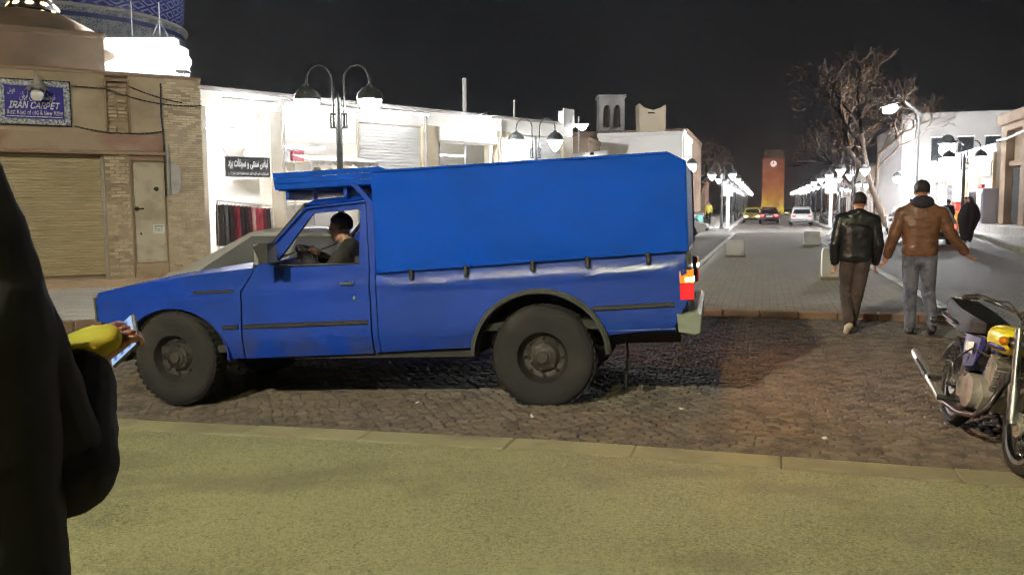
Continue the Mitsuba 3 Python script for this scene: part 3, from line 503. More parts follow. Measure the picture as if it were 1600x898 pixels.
# black sign and hanging clothes
bs = thing('black_sign', 'black sign with white script above the hanging clothes', 'sign')
part(bs, 'panel', box(-.12, 1.27, -.36, -.3, 2.46, 3.0, .006), 'sign_black', 30, BF); part(bs, 'edge', cat([box(-.14, 1.29, -.365, -.3, z, z + .02) for z in (2.44, 3.0)]), 'steel', False, BF)
lettering(bs, script('dress'), -.06, 1.2, 2.66, 2.97, -.361, BF); lettering(bs, cat([mv(script('farsh'), [k * 90, 0, 0]) for k in range(9)]), -.05, 1.2, 2.49, 2.60, -.361, BF)
part(bs, 'stay', cat([cyl([x, -.33, 2.98], [x, .1, 3.3], .012, n=5) for x in (0, 1.15)]), 'steel', True, BF)
def cloth(key, base, w, h, d, x, y, z, bsdf, W, seed):
    r = np.random.default_rng(seed); n = 14; k = r.uniform(5, 9); pts = []; F = []; rows = 10
    for j in range(rows + 1):
        t = j / rows; ww = w * (.55 + .45 * min(1, t * 3.5)) * (1 + .1 * t)
        for i in range(2 * n):
            a = i / (2 * n) * 2 * math.pi; rr = 1 + .16 * min(1, t * 2) * math.sin(k * a + seed)
            pts.append([x + ww / 2 * math.cos(a) * (.8 + .2 * rr), y + d / 2 * math.sin(a) * rr, z - h * t - .03 * math.cos(a) ** 2 * (t < .05)])
    for j in range(rows):
        for i in range(2 * n):
            a, b = j * 2 * n + i, j * 2 * n + (i + 1) % (2 * n); F += [[a, b, b + 2 * n], [a, b + 2 * n, a + 2 * n]]
    m = tm(pts, F); put(key + '__' + base, m, bsdf, True, W)
    m2 = tube([[x, y, z - .03], [x, y, z + .05], [x + .03, y, z + .08], [x + .01, y, z + .1]], .006, 5); put(key + '__hanger', m2, 'steel', True, W)
for q, c in (('cloth_dark', (.03, .027, .032)), ('cloth_wine', (.1, .02, .03)), ('cloth_red', (.34, .05, .07)), ('cloth_pink', (.55, .34, .33)), ('cloth_grey', (.16, .15, .15)), ('cloth_cream', (.6, .55, .48))): mat(q, stain(c, tuple(.6 * x for x in c), 6, .8, 30), .9, two=True)
rk = thing('clothes_rail', 'steel rail carrying the row of clothes under the black sign', 'clothes rail')
part(rk, 'rail', cyl([-.62, -.75, 1.76], [1.05, -.75, 1.6], .016, n=8), 'steel', True, BF)
for x in (-.62, 1.05): part(rk, 'post', cyl([x, -.75, .1], [x, -.75, 1.76 if x < 0 else 1.6], .018, n=8), 'steel', True, BF)
seq = ['dark', 'grey', 'dark', 'wine', 'red', 'dark', 'dark', 'wine', 'pink', 'red', 'red', 'wine', 'dark', 'cream']
lab = {'dark': 'near black garment hanging on the rail under the black sign', 'wine': 'wine coloured garment hanging on the rail under the black sign', 'grey': 'grey garment near the left end of the clothes rail', 'pink': 'pale pink garment in the middle of the clothes rail', 'cream': 'cream garment at the right end of the clothes rail'}
nred, cnt = 0, {}
ORD = ['first', 'second', 'third', 'fourth', 'fifth', 'sixth', 'seventh', 'eighth', 'ninth', 'tenth', 'eleventh', 'twelfth']
for i, c in enumerate(seq):
    x = -.55 + i * .118
    if c == 'red':
        nred += 1; L = ['red garment hanging among dark ones left of the pink one', 'red garment hanging just right of the pink one', 'second red garment right of the pink one'][nred - 1]
    else: L = lab[c]
    if c in ('dark', 'wine'): cnt[c] = cnt.get(c, 0) + 1; L = ('near black' if c == 'dark' else 'wine coloured') + f' garment, {ORD[cnt[c] - 1]} of its colour from the left end of the rail'
    k = thing('garment', L, 'garment', 'clothes on the rail'); cloth(k, 'fabric', .13, 1.16 - .015 * i, .42, x, -.75, 1.66 - .01 * i, 'cloth_' + c, BF, i + 3)
st = thing('market_stall', 'white stall with scalloped canopy in front of the second bright shop', 'stall')
part(st, 'canopy', hull([[2.1, -1.3, 2.95], [4.5, -1.3, 2.95], [2.1, -.2, 3.15], [4.5, -.2, 3.15], [2.1, -1.3, 2.91], [4.5, -1.3, 2.91]]), 'white_metal', False, BF)
part(st, 'valance', cat([ey(Point(2.22 + k * .24, 2.92).buffer(.12).intersection(Polygon([(1.9, 2.5), (4.7, 2.5), (4.7, 2.92), (1.9, 2.92)])), -1.32, -1.305) for k in range(10)]), 'cloth_cream', False, BF)
for x, y in ((2.15, -1.25), (4.45, -1.25), (2.15, -.25), (4.45, -.25)): part(st, 'post', cyl([x, y, .1], [x, y, 2.95], .025, n=8), 'steel', True, BF)
part(st, 'counter', box(2.1, 4.5, -1.3, -.3, .8, .9, .01), 'white_metal', 30, BF)
gl = [('grey', 'grey garment hung under the stall canopy at left'), ('cream', 'cream garment hung under the stall canopy beside the grey one'), ('dark', 'dark garment hung in the middle under the stall canopy'), ('red', 'red garment hung at the right under the stall canopy'), ('pink', 'pink garment hung last at the right under the stall canopy')]
for i, (c, L) in enumerate(gl): k = thing('garment', L, 'garment'); cloth(k, 'fabric', .36, .9, .1, 2.4 + i * .45, -1.1, 2.75, 'cloth_' + c, BF, 30 + i)
gl = [('cream', 'cream box on the high shelf behind the stall'), ('pink', 'pink box on the high shelf behind the stall'), ('grey', 'grey box on the high shelf behind the stall'), ('red', 'red box on the high shelf behind the stall')]
for i, (c, L) in enumerate(gl):
    k = thing('goods_box', L, 'box'); x = 2.3 + i * .55; put(k + '__carton', box(x, x + .42, 2.7, 3.1, 3.14, 3.5, .01), 'cloth_' + c, 30, BF)
    put(k + '__lid', box(x - .01, x + .43, 2.69, 3.11, 3.44, 3.52, .008), 'cloth_' + c, 30, BF)

# ---------------------------------------------------------------- far side: wind towers, street fronts, clock tower
wt = thing('wind_tower', 'pale wind tower with two arched openings rising over dark roofs', 'wind tower'); W_ = M4(loc=(7.15, 62, 0))
part(wt, 'shaft', box(-.86, .86, -.86, .86, 0, 6.9), 'mud_plaster', False, W_); part(wt, 'ledge', box(-.95, .95, -.95, .95, 6.6, 6.72, .02), 'mud_plaster', 30, W_)
part(wt, 'head', cat([ey(box_ := Polygon([(-.9, 6.9), (.9, 6.9), (.9, 9.2), (-.9, 9.2)]).difference(Polygon([(-.62, 7.1), (-.1, 7.1), (-.1, 8.3), (-.2, 8.6), (-.36, 8.7), (-.52, 8.6), (-.62, 8.3)])).difference(Polygon([(.1, 7.1), (.62, 7.1), (.62, 8.3), (.52, 8.6), (.36, 8.7), (.2, 8.6), (.1, 8.3)])), -.9, -.6), box(-.9, -.75, -.6, .9, 6.9, 9.2), box(.75, .9, -.6, .9, 6.9, 9.2), box(-.75, .75, .75, .9, 6.9, 9.2)]), 'plaster_grey', False, W_)
part(wt, 'roof', box(-1.0, 1.0, -1.0, 1.0, 9.2, 9.4, .03), 'plaster_grey', 30, W_); part(wt, 'mullion', box(-.04, .04, -.5, .5, 7.0, 9.1), 'plaster_grey', False, W_)
wt = thing('wind_tower', 'tan wind tower with notched top and plain brick face', 'wind tower'); W_ = M4(loc=(8.9, 55, 0))
part(wt, 'shaft', box(-.78, .78, -.78, .78, 0, 5.9), 'plaster_cream', False, W_); part(wt, 'ledge', box(-.82, .82, -.82, .82, 5.62, 5.7), 'plaster_cream', False, W_)
part(wt, 'head', ey([(-.8, 5.9), (.8, 5.9), (.84, 7.9), (.5, 7.68), (0, 7.55), (-.5, 7.68), (-.84, 7.95)], -.8, .8), 'plaster_cream', False, W_)
part(wt, 'slot', box(-.3, .12, -.83, -.8, 7.32, 7.4), 'black_matt', False, W_)
def block(label, u0, u1, v0, v1, h, m_, par=True, base=0.0):
    k = thing('building', label, 'building'); part(k, 'wall', box(u0, u1, v0, v1, base, h), m_, False, SF)
    if par: part(k, 'parapet', cat([box(u0 - .06, u1 + .06, v0 - .06, v0 + .2, h, h + .25, .02), box(u0 - .06, u0 + .2, v0 + .21, v1, h, h + .25), box(u1 - .2, u1 + .06, v0 + .21, v1, h, h + .25)]), m_, False, SF)
    return k
def openings(k, face, u, vs, z0, z1, w, m_='dark_glass'):
    for v in vs:
        d = .04
        if face == 'u+': q = box(u + .002, u + .03, v - w / 2, v + w / 2, z0, z1); f = box(u + .002, u + .06, v - w / 2 - .08, v + w / 2 + .08, z1 + .002, z1 + .1)
        elif face == 'u-': q = box(u - .03, u - .002, v - w / 2, v + w / 2, z0, z1); f = box(u - .06, u - .002, v - w / 2 - .08, v + w / 2 + .08, z1 + .002, z1 + .1)
        else: q = box(v - w / 2, v + w / 2, u - .03, u - .002, z0, z1); f = box(v - w / 2 - .08, v + w / 2 + .08, u - .06, u - .002, z1 + .002, z1 + .1)
        wn = part(k, 'window', q, m_, False, SF); part(wn, 'lintel', f, 'plaster_white', False, SF)
block('dark low building under the wind towers behind the row', -14.5, -5.0, 58, 72, 6.4, 'mud_plaster')
b_ = block('dark wall stepping down between the white row and the wind towers', -16, -9.4, 47, 57.5, 5.1, 'mud_plaster')
aw = thing('awning', 'long pale lit awning low above the truck cover', 'awning'); part(aw, 'board', hull([[2.72, 40, 3.62], [2.72, 40, 3.95], [4.5, 40, 3.95], [4.5, 40, 4.15], [2.72, 41.5, 3.8], [4.5, 41.5, 4.1]]), 'white_metal', False)
part(aw, 'stay', cat([cyl([2.8, 40.7, 0], [2.8, 40.7, 3.7], .05, n=8), cyl([4.4, 40.7, 0], [4.4, 40.7, 4.0], .05, n=8)]), 'steel', True)
def bulb_lamp(base, label, pos, r, L, w=.3, base_cat='lamp', arm=None, rw=None):
    k = thing(base, label, base_cat); part(k, 'bulb', sph(pos, r, 2), 'white_lens', True, emit=tuple(3 * x for x in L), weight=w)
    p = np.array(pos, float); part(k, 'cap', lathe([(0, r * 1.9), (r * .5, r * 1.8), (r * 1.15, r * .8), (r * 1.1, r * .72), (0, r * 1.05)], 14), 'lamp_metal', True, M4(loc=p))
    if arm is not None: part(k, 'arm', tube([p + [0, 0, r * 1.7], p + [0, 0, r * 1.7 + .12], np.array(arm)], max(.02, r * .14), 6), 'steel', True)
    return k
bulb_lamp('bracket_lamp', 'bright lamp glinting under the pale awning', (3.75, 39.8, 3.8), .12, (60, 60, 58), .2, arm=(3.75, 40.2, 3.95))
# left end of the street: white lit block and its lamps
b_ = block('white lit corner building just right of the truck cover', -9.5, -4.6, 50.5, 57.5, 5.6, 'plaster_white', base=0)
part(b_, 'sign_board', box(-4.58, -4.5, 51, 52.2, 3.2, 6.0, .02), 'white_metal', 30, SF); part(b_, 'shutter', box(-4.598, -4.56, 53, 56.5, .1, 3.0), 'white_metal', False, SF)
bulb_lamp('bracket_lamp', 'dazzling lamp on the white corner building right of the truck cover', tuple(uv(-4.05, 50.6, 3.75)), .28, (110, 112, 116), .6, arm=tuple(uv(-4.6, 51, 4.4)))
L_ = ['cream', 'white', 'grey', 'cream', 'white', 'cream', 'grey']
v = 60.0
for i in range(9):
    w_ = 8 + (i * 37 % 5); h = 4.4 + (i * 53 % 7) * .22
    b_ = block(f'{["first", "second", "third", "fourth", "fifth", "sixth", "seventh", "eighth", "ninth"][i]} low shop building along the left side of the street', -16, -9.0, v, v + w_ - .1, h, 'plaster_' + L_[i % 7])
    if i < 5: openings(b_, 'u+', -9.0, [v + 2 + 3 * q for q in range(int((w_ - 2) // 3) + 1)], .2, 2.6, 2.2, 'white_metal' if i % 2 else 'dark_glass')
    v += w_
# right side of the street, far part
v = 72.0
for i in range(8):
    w_ = 8 + (i * 41 % 5); h = 4.6 + (i * 31 % 7) * .2
    b_ = block(f'{["first", "second", "third", "fourth", "fifth", "sixth", "seventh", "eighth"][i]} low shop building along the far right side of the street', 10.6, 18, v + 12, v + 12 + w_ - .1, h, 'plaster_' + L_[(i + 2) % 7])
    if i < 5: openings(b_, 'u-', 10.6, [v + 14 + 3 * q for q in range(int((w_ - 2) // 3) + 1)], .2, 2.6, 2.2, 'white_metal' if i % 2 else 'dark_glass')
    v += w_
for i in range(7):
    bulb_lamp('shop_lamp', ORD[i] + ' glaring shop lamp from the near end of the left street fronts', tuple(uv(-8.2, 62 + 8.7 * i, 3.1 + .3 * (i % 3))), .24, (70, 70, 72) if i % 3 else (80, 66, 44), .12, arm=tuple(uv(-9, 62 + 8.7 * i, 3.9)))
    bulb_lamp('shop_lamp', ORD[i] + ' glaring shop lamp from the near end of the far right street fronts', tuple(uv(9.9, 86 + 7.3 * i, 3.2 + .25 * (i % 3))), .24, (70, 70, 74) if i % 3 else (80, 50, 46), .1, arm=tuple(uv(10.6, 86 + 7.3 * i, 3.9)))
# tall white corner building at right
R2 = block('tall grey building with brightly lit white corner on the right', 9.6, 18, 62.5, 83, 7.3, 'plaster_grey', base=0)
part(R2, 'corner_sign', cat([box(8.7, 9.56, 62.3, 62.6, 6.4, 7.5, .02)]), 'white_metal', 30, SF); part(R2, 'facing', box(9.45, 9.598, 62.6, 80, .2, 6.3), 'white_metal', False, SF)
part(R2, 'front_facing', cat([box(8.75, 9.5, 62.36, 62.5, 2.6, 6.38), box(8.9, 9.4, 62.28, 62.358, 3.0, 5.9)]), 'plaster_white', False, SF)
part(R2, 'roof_beam', cyl([8.2, 61, 8.6], [9.8, 63, 7.5], .09, n=8), 'white_metal', 30, SF)
openings(R2, 'v', 62.498, [11, 12.6, 14.2], 4.4, 5.9, .9)
R3 = block('row of bright low shops on the right behind the walkers', 11.0, 18, 47.6, 62.2, 4.3, 'plaster_white')
for i, v in enumerate((48.9, 51.9, 54.9, 57.9, 60.9)):
    part(R3, 'pilaster', box(10.86, 10.998, v - 1.35, v - 1.05, .15, 4.1), 'plaster_cream', False, SF)
    if i in (1, 3): openings(R3, 'u-', 10.998, [v + .2], .3, 2.7, 2.0)
    else: part(R3, 'shutter', box(10.93, 10.998, v - .85, v + 1.15, .2, 2.8), 'white_metal', False, SF)
    part(R3, 'fascia_board', box(10.8, 10.998, v - 1.0, v + 1.4, 2.95, 3.7, .02), 'white_metal', 30, SF)
R1 = block('dark brown brick building with heavy cornice at the right edge', 11.4, 20, 33, 47.3, 5.4, 'mud_plaster', par=False)
part(R1, 'cornice', cat([box(10.9, 20, 32.8, 47.4, 5.3, 5.8, .03), box(11.1, 20, 32.9, 47.35, 5.0, 5.29)]), 'mud_plaster', 30, SF)
for v in (46.6, 43.2, 39.6, 36): part(R1, 'pier', box(11.05, 11.398, v - .45, v + .45, .55, 5.0, .02), 'mud_plaster', 30, SF)
for v in (44.9, 41.4, 37.8): sh_ = part(R1, 'shutter', box(11.36, 11.398, v - 1.1, v + 1.1, .56, 3.3), 'under_metal', False, SF); part(sh_, 'lintel', box(11.2, 11.398, v - 1.2, v + 1.2, 3.31, 3.55), 'mud_plaster', False, SF)
part(R1, 'plinth', box(10.3, 11.39, 33, 47.3, .1, .55, .02), 'foot_paving', 30, SF)
part(R1, 'duct', tube([[10.85, 47, 4.6], [10.8, 45, 4.55], [10.8, 42, 4.7], [10.85, 38, 4.9]], .06, 8), 'white_metal', True, SF)
tx = thing('roof_mast', 'pair of thin roof posts at the top right edge', 'mast'); part(tx, 'post', cat([cyl(uv(13.5, 46, 5.7), uv(13.5, 46, 7.2), .04), cyl(uv(14.2, 46.5, 5.7), uv(14.2, 46.5, 7.8), .04)]), 'plaster_grey', True)
tx = thing('roof_mast', 'tall pale mast rising behind the white shop row', 'mast'); part(tx, 'post', cyl([-2.4, 45, 0], [-2.4, 45, 8.2], .11), 'plaster_grey', True); part(tx, 'base', box(-2.9, -1.9, 44.5, 45.5, 0, 3), 'plaster_grey')
for i, (x, y, h) in enumerate(((.15, 37, 6.1), (3.3, 42, 5.9))):
    tx = thing('roof_mast', ('short thin post behind the middle of the white shop row', 'short thin post behind the right end of the white shop row')[i], 'mast'); part(tx, 'post', cyl([x, y, 3], [x, y, h], .04), 'plaster_grey', True)
bulb_lamp('bracket_lamp', 'blazing round lamp above the low shops on the right', tuple(uv(10.3, 56, 4.75)), .45, (330, 335, 345), 3.0, arm=tuple(uv(11.2, 56, 5.0)))
bulb_lamp('bracket_lamp', 'bright lamp beside the tall white corner on the right', tuple(uv(8.4, 61.5, 3.2)), .25, (120, 122, 126), .5, arm=tuple(uv(9.6, 62.6, 4.0)))
tube_lamp('fluorescent tube above the shop with the orange crates', 49, 53, -10.6, 4.1, (60, 60, 62), M4(np.array([[US, -UC, 0], [UC, US, 0], [0, 0, 1.0]])), .5, .05)
tube_lamp('fluorescent tube of the nearest bright shop on the right', 57, 61, -10.6, 4.1, (60, 60, 62), M4(np.array([[US, -UC, 0], [UC, US, 0], [0, 0, 1.0]])), .5, .05)
# floods on the street corner at right
fp = thing('flood_mast', 'bright flood lamp on a long arm in front of the bare tree', 'flood light')
P0 = uv(7.7, 49.4, 0)
part(fp, 'pole', cyl(P0, P0 + [0, 0, 6.2], .07, .05, 8), 'grey_paint', True); part(fp, 'arm', tube([P0 + [0, 0, 6.1], P0 + [-.3, 0, 6.5], uv(6.35, 48.7, 6.6)], .035, 6), 'grey_paint', True)
part(fp, 'bar', cyl(uv(7.0, 49.3, 6.9), uv(7.9, 49.6, 6.2), .06, n=8), 'white_metal', True)
part(fp, 'lens', sph([0, 0, 0], [.42, .26, .24], 2), 'white_lens', True, place(uv(6.2, 48.7, 6.47), 0, ry=-.3), emit=(700, 715, 750), weight=3); part(fp, 'cap', box(-.4, .4, -.25, .25, .2, .28, .03), 'lamp_metal', 30, place(uv(6.2, 48.7, 6.47), 0, ry=-.3))

# clock tower
ct = thing('clock_tower', 'tall clock tower glowing orange at the end of the street', 'clock tower'); CT = SF @ M4(np.diag([1, 1, .93]), (1.45, 156.5, 0))
part(ct, 'shaft', ey(Polygon([(-1.9, 0), (1.9, 0), (1.8, 10.2), (-1.8, 10.2)]).difference(Polygon([(-1.1, .0), (1.1, 0), (1.1, 6.3), (.8, 7.4), (0, 8.3), (-.8, 7.4), (-1.1, 6.3)])), -1.8, -1.2), 'mud_plaster', False, CT); part(ct, 'core', box(-1.75, 1.75, -1.2, 1.8, 0, 10.2), 'mud_plaster', False, CT)
part(ct, 'cornice', box(-2.0, 2.0, -2.0, 2.0, 10.2, 10.5, .04), 'mud_plaster', 30, CT); part(ct, 'cap', hull([[x * s, y * s, z] for x in (-1, 1) for y in (-1, 1) for s, z in ((1.6, 10.5), (1.5, 12.0))]), 'mud_plaster', False, CT)
cf = part(ct, 'clock_face', cyl([0, -1.86, 9.4], [0, -1.8, 9.4], .55, n=24), 'white_metal', 30, CT, emit=(.5, .42, .38), weight=.02)
part(cf, 'hand', cat([box(-.03, .03, -1.9, -1.87, 9.4, 9.8), box(-.3, 0, -1.9, -1.87, 9.37, 9.43)]), 'black_matt', False, CT)
lu = thing('uplight', 'orange ground light washing the clock tower', 'light')
for x in (-2.3, 2.3, 0): part(lu, 'lens', box(x - .25, x + .25, -3.0, -2.6, .3, .36), 'amber_lens', False, CT, emit=(900, 190, 3), weight=.5)
part(lu, 'housing', cat([box(x - .3, x + .3, -3.1, -2.5, 0, .29) for x in (-2.3, 2.3, 0)]), 'lamp_metal', False, CT)

# ---------------------------------------------------------------- double armed street lamps
def lampmesh():
    g = lathe([(0, -.46), (.05, -.42), (.17, -.27), (.285, -.07), (.3, 0), (0, 0)], 20)
    hood = lathe([(.32, -.01), (.32, .02), (.28, .14), (.18, .25), (.05, .31), (.05, .36), (0, .36)], 20)
    return g, hood
GL, HD = lampmesh()
arcs = []
for s in (-1, 1):
    P = [[s * .12, 0, 3.3], [s * .14, 0, 4.1]] + [[s * (.44 - .3 * math.cos(a)), 0, 4.42 + .36 * math.sin(a)] for a in np.linspace(0, math.pi, 13)] + [[s * .74, 0, 4.28]]
    arcs.append(tube(P, .024, 8))
LAMP = {'pole': cat([cyl([0, 0, .6], [0, 0, 3.95], .085, .07, 12), lathe([(0, 0), (.16, 0), (.16, .1), (.1, .18), (.12, .5), (.087, .65), (0, .65)], 16)]),
        'collar': cat([box(-.2, .2, -.03, .03, z, z + .04) for z in (3.3, 3.62)] + [box(s * .19 - .015, s * .19 + .015, -.03, .03, 3.3, 3.65) for s in (-1, 1)]), 'finial': lathe([(0, 3.95), (.05, 3.95), (.06, 4.02), (.02, 4.1), (0, 4.16)], 12)}
lply = {k: mikit.ply(m, 'lamp_metal', 30) for k, m in LAMP.items()}; aply = [mikit.ply(a, 'lamp_metal', True) for a in arcs]; hply = mikit.ply(HD, 'lamp_metal', 30); gply = mikit.ply(GL, 'lamp_glass', True)
def street_lamp(label, loc, rz, L, w, group=None, s=1.0, mat_=None):
    k = thing('street_lamp', label, 'street lamp', group); Wl = place(loc, rz, s)
    for q in lply: put(f'{k}__{q}', lply[q], None, W=Wl)
    for q in range(2):
        part(k, 'arm', aply[q], None, W=Wl); x = (-.74, .74)[q]
        h = part(k, 'lamp_hood', hply, None, W=Wl @ M4(loc=(x, 0, 3.98))); part(h, 'glass', gply, None, W=Wl @ M4(loc=(x, 0, 3.98)), emit=tuple(4 * y for y in L), weight=w)
    return k
street_lamp('tall double armed street lamp directly behind the pickup truck cab', (-4.08, 20.5, .1), 0.0, (26, 26.5, 27), .6)
street_lamp('double armed street lamp behind the middle of the blue truck cover', (.94, 32.8, .08), 0.0, (20, 20.5, 21.5), .3)
for i in range(11):
    v = 54.5 + 8.5 * i
    street_lamp(ORD[i] + ' double armed street lamp from the near end of the left footway row', uv(-2.5, v, .12), -.285, (26, 25, 26), .12 if i < 4 else .05, 'street lamps along the left footway', .84)
for i in range(11):
    v = 50 + 8.5 * i
    street_lamp(ORD[i] + ' double armed street lamp from the near end of the right footway row', uv(4.6, v, .12), -.285, (26, 25, 26), .12 if i < 4 else .05, 'street lamps along the right footway', .84)
street_lamp('dark double armed street lamp beside the woman in the chador', uv(8.9, 44.3, .15), -.285, (.5, .5, .5), .1, None, .9)
# the lamp behind the photographer that lights the foreground and the truck's side
KEYL = thing('square_lamp', 'tall warm square lamp standing behind the photographer', 'street lamp')
kp = np.array([-3.4, -5.2, 0]); part(KEYL, 'pole', cyl(kp, kp + [0, 0, 7.6], .09, .06, 12), 'lamp_metal', True); part(KEYL, 'arm', tube([kp + [0, 0, 7.5], kp + [.2, .4, 7.9], kp + [.7, 1.3, 8.0]], .04, 8), 'lamp_metal', True)
part(KEYL, 'hood', lathe([(.34, .0), (.3, .16), (.1, .26), (0, .26)], 20), 'lamp_metal', 30, M4(loc=kp + [.8, 1.5, 7.86]))
part(KEYL, 'globe', sph(kp + [.8, 1.5, 7.66], .3, 2), 'white_lens', True, emit=(455, 445, 200), weight=8)

part(KEYL, 'arm', tube([kp + [0, 0, 7.5], kp + [-.6, .3, 7.9], kp + [-2.2, 1.4, 8.0]], .04, 8), 'lamp_metal', True); part(KEYL, 'hood', lathe([(.34, .0), (.3, .16), (.1, .26), (0, .26)], 20), 'lamp_metal', 30, M4(loc=kp + [-2.4, 1.5, 7.86]))
part(KEYL, 'globe', sph(kp + [-2.4, 1.5, 7.72], .2, 2), 'white_lens', True, emit=(5600, 5000, 3950), weight=3)

# street furniture
sp = thing('sign_post', 'white sign post standing at the left corner of the street', 'sign post'); q = uv(-2.2, 56, .12)
part(sp, 'post', cyl(q, q + [0, 0, 2.5], .12, n=10), 'white_metal', 30); part(sp, 'plate', box(q[0] - .32, q[0] + .32, q[1] - .06, q[1], q[2] + 2.0, q[2] + 2.62, .02), 'white_metal', 30)
sp = thing('sign_post', 'white post with round faced sign at the right side of the street', 'sign post'); q = uv(4.35, 62, .12)
part(sp, 'post', cyl(q, q + [0, 0, 2.2], .11, n=10), 'white_metal', 30); part(sp, 'board', box(q[0] - .42, q[0] + .42, q[1] - .05, q[1] + .05, q[2] + 2.2, q[2] + 3.25, .03), 'white_metal', 30)
part(sp, 'disc', cyl(q + [0, -.09, 2.8], q + [0, -.052, 2.8], .3, n=24), 'grey_paint', 30)
for i, (u, v, sx, sy, sz, L) in enumerate(((-.75, 24.9, .48, .4, .46, 'stained pale stone block bollard nearest the truck tail'), (1.65, 31.9, .55, .4, .52, 'pale stone block bollard farthest up the paved island'), (1.35, 17.6, .5, .42, .6, 'pale stone block bollard beside the man in the black jacket'))):
    k = thing('stone_bollard', L, 'bollard'); f = SF @ M4(loc=(u, v, .08))
    part(k, 'block', hull([[x * a, y * a, z] for x in (-sx / 2, sx / 2) for y in (-sy / 2, sy / 2) for a, z in ((1.0, 0), (1.0, sz - .08), (.9, sz))]), 'kerb_white', 25, f); part(k, 'foot', box(-sx / 2 - .04, sx / 2 + .04, -sy / 2 - .04, sy / 2 + .04, 0, .06, .01), 'kerb_stone', 30, f)
yb = thing('kerb_block', 'small yellowish block at the start of the right footway', 'block'); part(yb, 'body', box(4.5, 4.95, 57.0, 57.4, 0, .75, .04), 'plaster_cream', 30, SF); part(yb, 'cap', box(4.45, 5.0, 56.95, 57.45, .75, .82, .02), 'plaster_cream', 30, SF)
mat('teal_plastic', (.1, .42, .38), .5); mat('yellow_plastic', (.75, .55, .03), .5)
tb = thing('litter_bin', 'teal bin on the left footway of the street', 'bin'); q = uv(-4.2, 58, .14); part(tb, 'drum', lathe([(0, 0), (.3, 0), (.36, .75), (0, .75)], 16), 'teal_plastic', 30, M4(loc=q)); part(tb, 'rim', lathe([(.35, .74), (.4, .74), (.4, .8), (.35, .8), (.35, .74)], 16), 'teal_plastic', 30, M4(loc=q))
oc = ['orange crate at the bottom of the pile before the right shops', 'orange crate in the middle of the pile before the right shops', 'red crate on top of the pile before the right shops', 'red crate standing on the ground beside the orange pile']
mat('orange_crate', (.8, .28, .03), .6); mat('red_crate', (.6, .05, .03), .6); mat('fridge_grey', (.33, .32, .38), .4)
for i, (v, z, m_) in enumerate(((51.5, .15, 'orange_crate'), (51.5, .66, 'orange_crate'), (51.5, 1.17, 'red_crate'), (52.8, .15, 'red_crate'))):
    k = thing('crate', oc[i], 'crate'); part(k, 'body', box(9.9, 10.6, v - .55, v + .55, z, z + .44, .02), m_, 30, SF); part(k, 'rim', cat([box(9.87, 10.63, v - .58, v + .58, z + .442, z + .5, .01)]), m_, 30, SF)
fg = thing('fridge', 'grey drinks fridge standing at the corner of the dark brick building', 'fridge'); part(fg, 'body', box(10.4, 11.1, 47.4, 48.4, .15, 2.3, .03), 'fridge_grey', 30, SF); part(fg, 'door', box(10.36, 10.398, 47.45, 48.35, .3, 2.1), 'fridge_grey', False, SF); part(fg, 'top_sign', box(10.36, 10.5, 47.45, 48.35, 2.32, 2.5), 'red_crate', False, SF)

# ---------------------------------------------------------------- bare trees
mat('twig_bark', (.17, .105, .062), .9)
mat('bark', stain((.06, .04, .027), (.038, .026, .018), 4, .8, 30), .95)
def bare_tree(label, loc, h, seed, lean=(0, 0), levels=6):
    r = np.random.default_rng(seed); k = thing('bare_tree', label, 'tree'); trunk, limbs, twigs = [], [], []
    def grow(p, d, L, rad, lev):
        P, dd = [p], d
        for i in range(3):
            dd = dd + r.normal(0, .10 + .02 * lev, 3); dd[2] += .03; dd /= np.linalg.norm(dd); P.append(P[-1] + dd * L / 3)
        m = tube(P, np.maximum(np.linspace(rad, rad * .66, 4), .011), 8 if lev < 2 else 5 if lev < 4 else 3, caps=lev < 2)
        (trunk if lev == 0 else limbs if lev < 3 else twigs).append(m)
        if lev >= levels: return
        for q in range(3 if lev in (0, 1, 2, 3, 4) else 2 + int(r.random() < .6)):
            ax = r.normal(size=3); ax -= ax @ dd * dd; ax /= np.linalg.norm(ax)
            a = r.uniform(.3, .72); nd = dd * math.cos(a) + ax * math.sin(a); nd[2] = nd[2] * .9 + .08
            grow(P[-1] if q == 0 else P[int(r.integers(2, 4))], nd / np.linalg.norm(nd), L * r.uniform(.62, .82), rad * r.uniform(.54, .68), lev + 1)
    grow(np.array(loc, float), np.array([*lean, 1.0]), h * .33, h * .025, 0)
    part(k, 'trunk', cat(trunk), 'bark', True); part(k, 'branches', cat(limbs), 'bark', True); part(k, 'crown', cat(twigs), 'twig_bark', False); tag(k + '__crown', kind='stuff')
bare_tree('large bare tree lit brown in front of the tall white corner', uv(7.6, 59.0, .1), 10.5, 5, (-.42, 0), 7)
bare_tree('bare tree standing behind the large one on the right footway', uv(7.2, 74, .1), 9.5, 12, (-.1, 0), 6)
bare_tree('dim bare tree farther up the right footway', uv(7.0, 92, .1), 10, 21, (-.1, 0), 6)
bare_tree('dim bare tree up the left footway of the street', uv(-6.2, 84, .1), 8, 33, (.05, 0), 6)

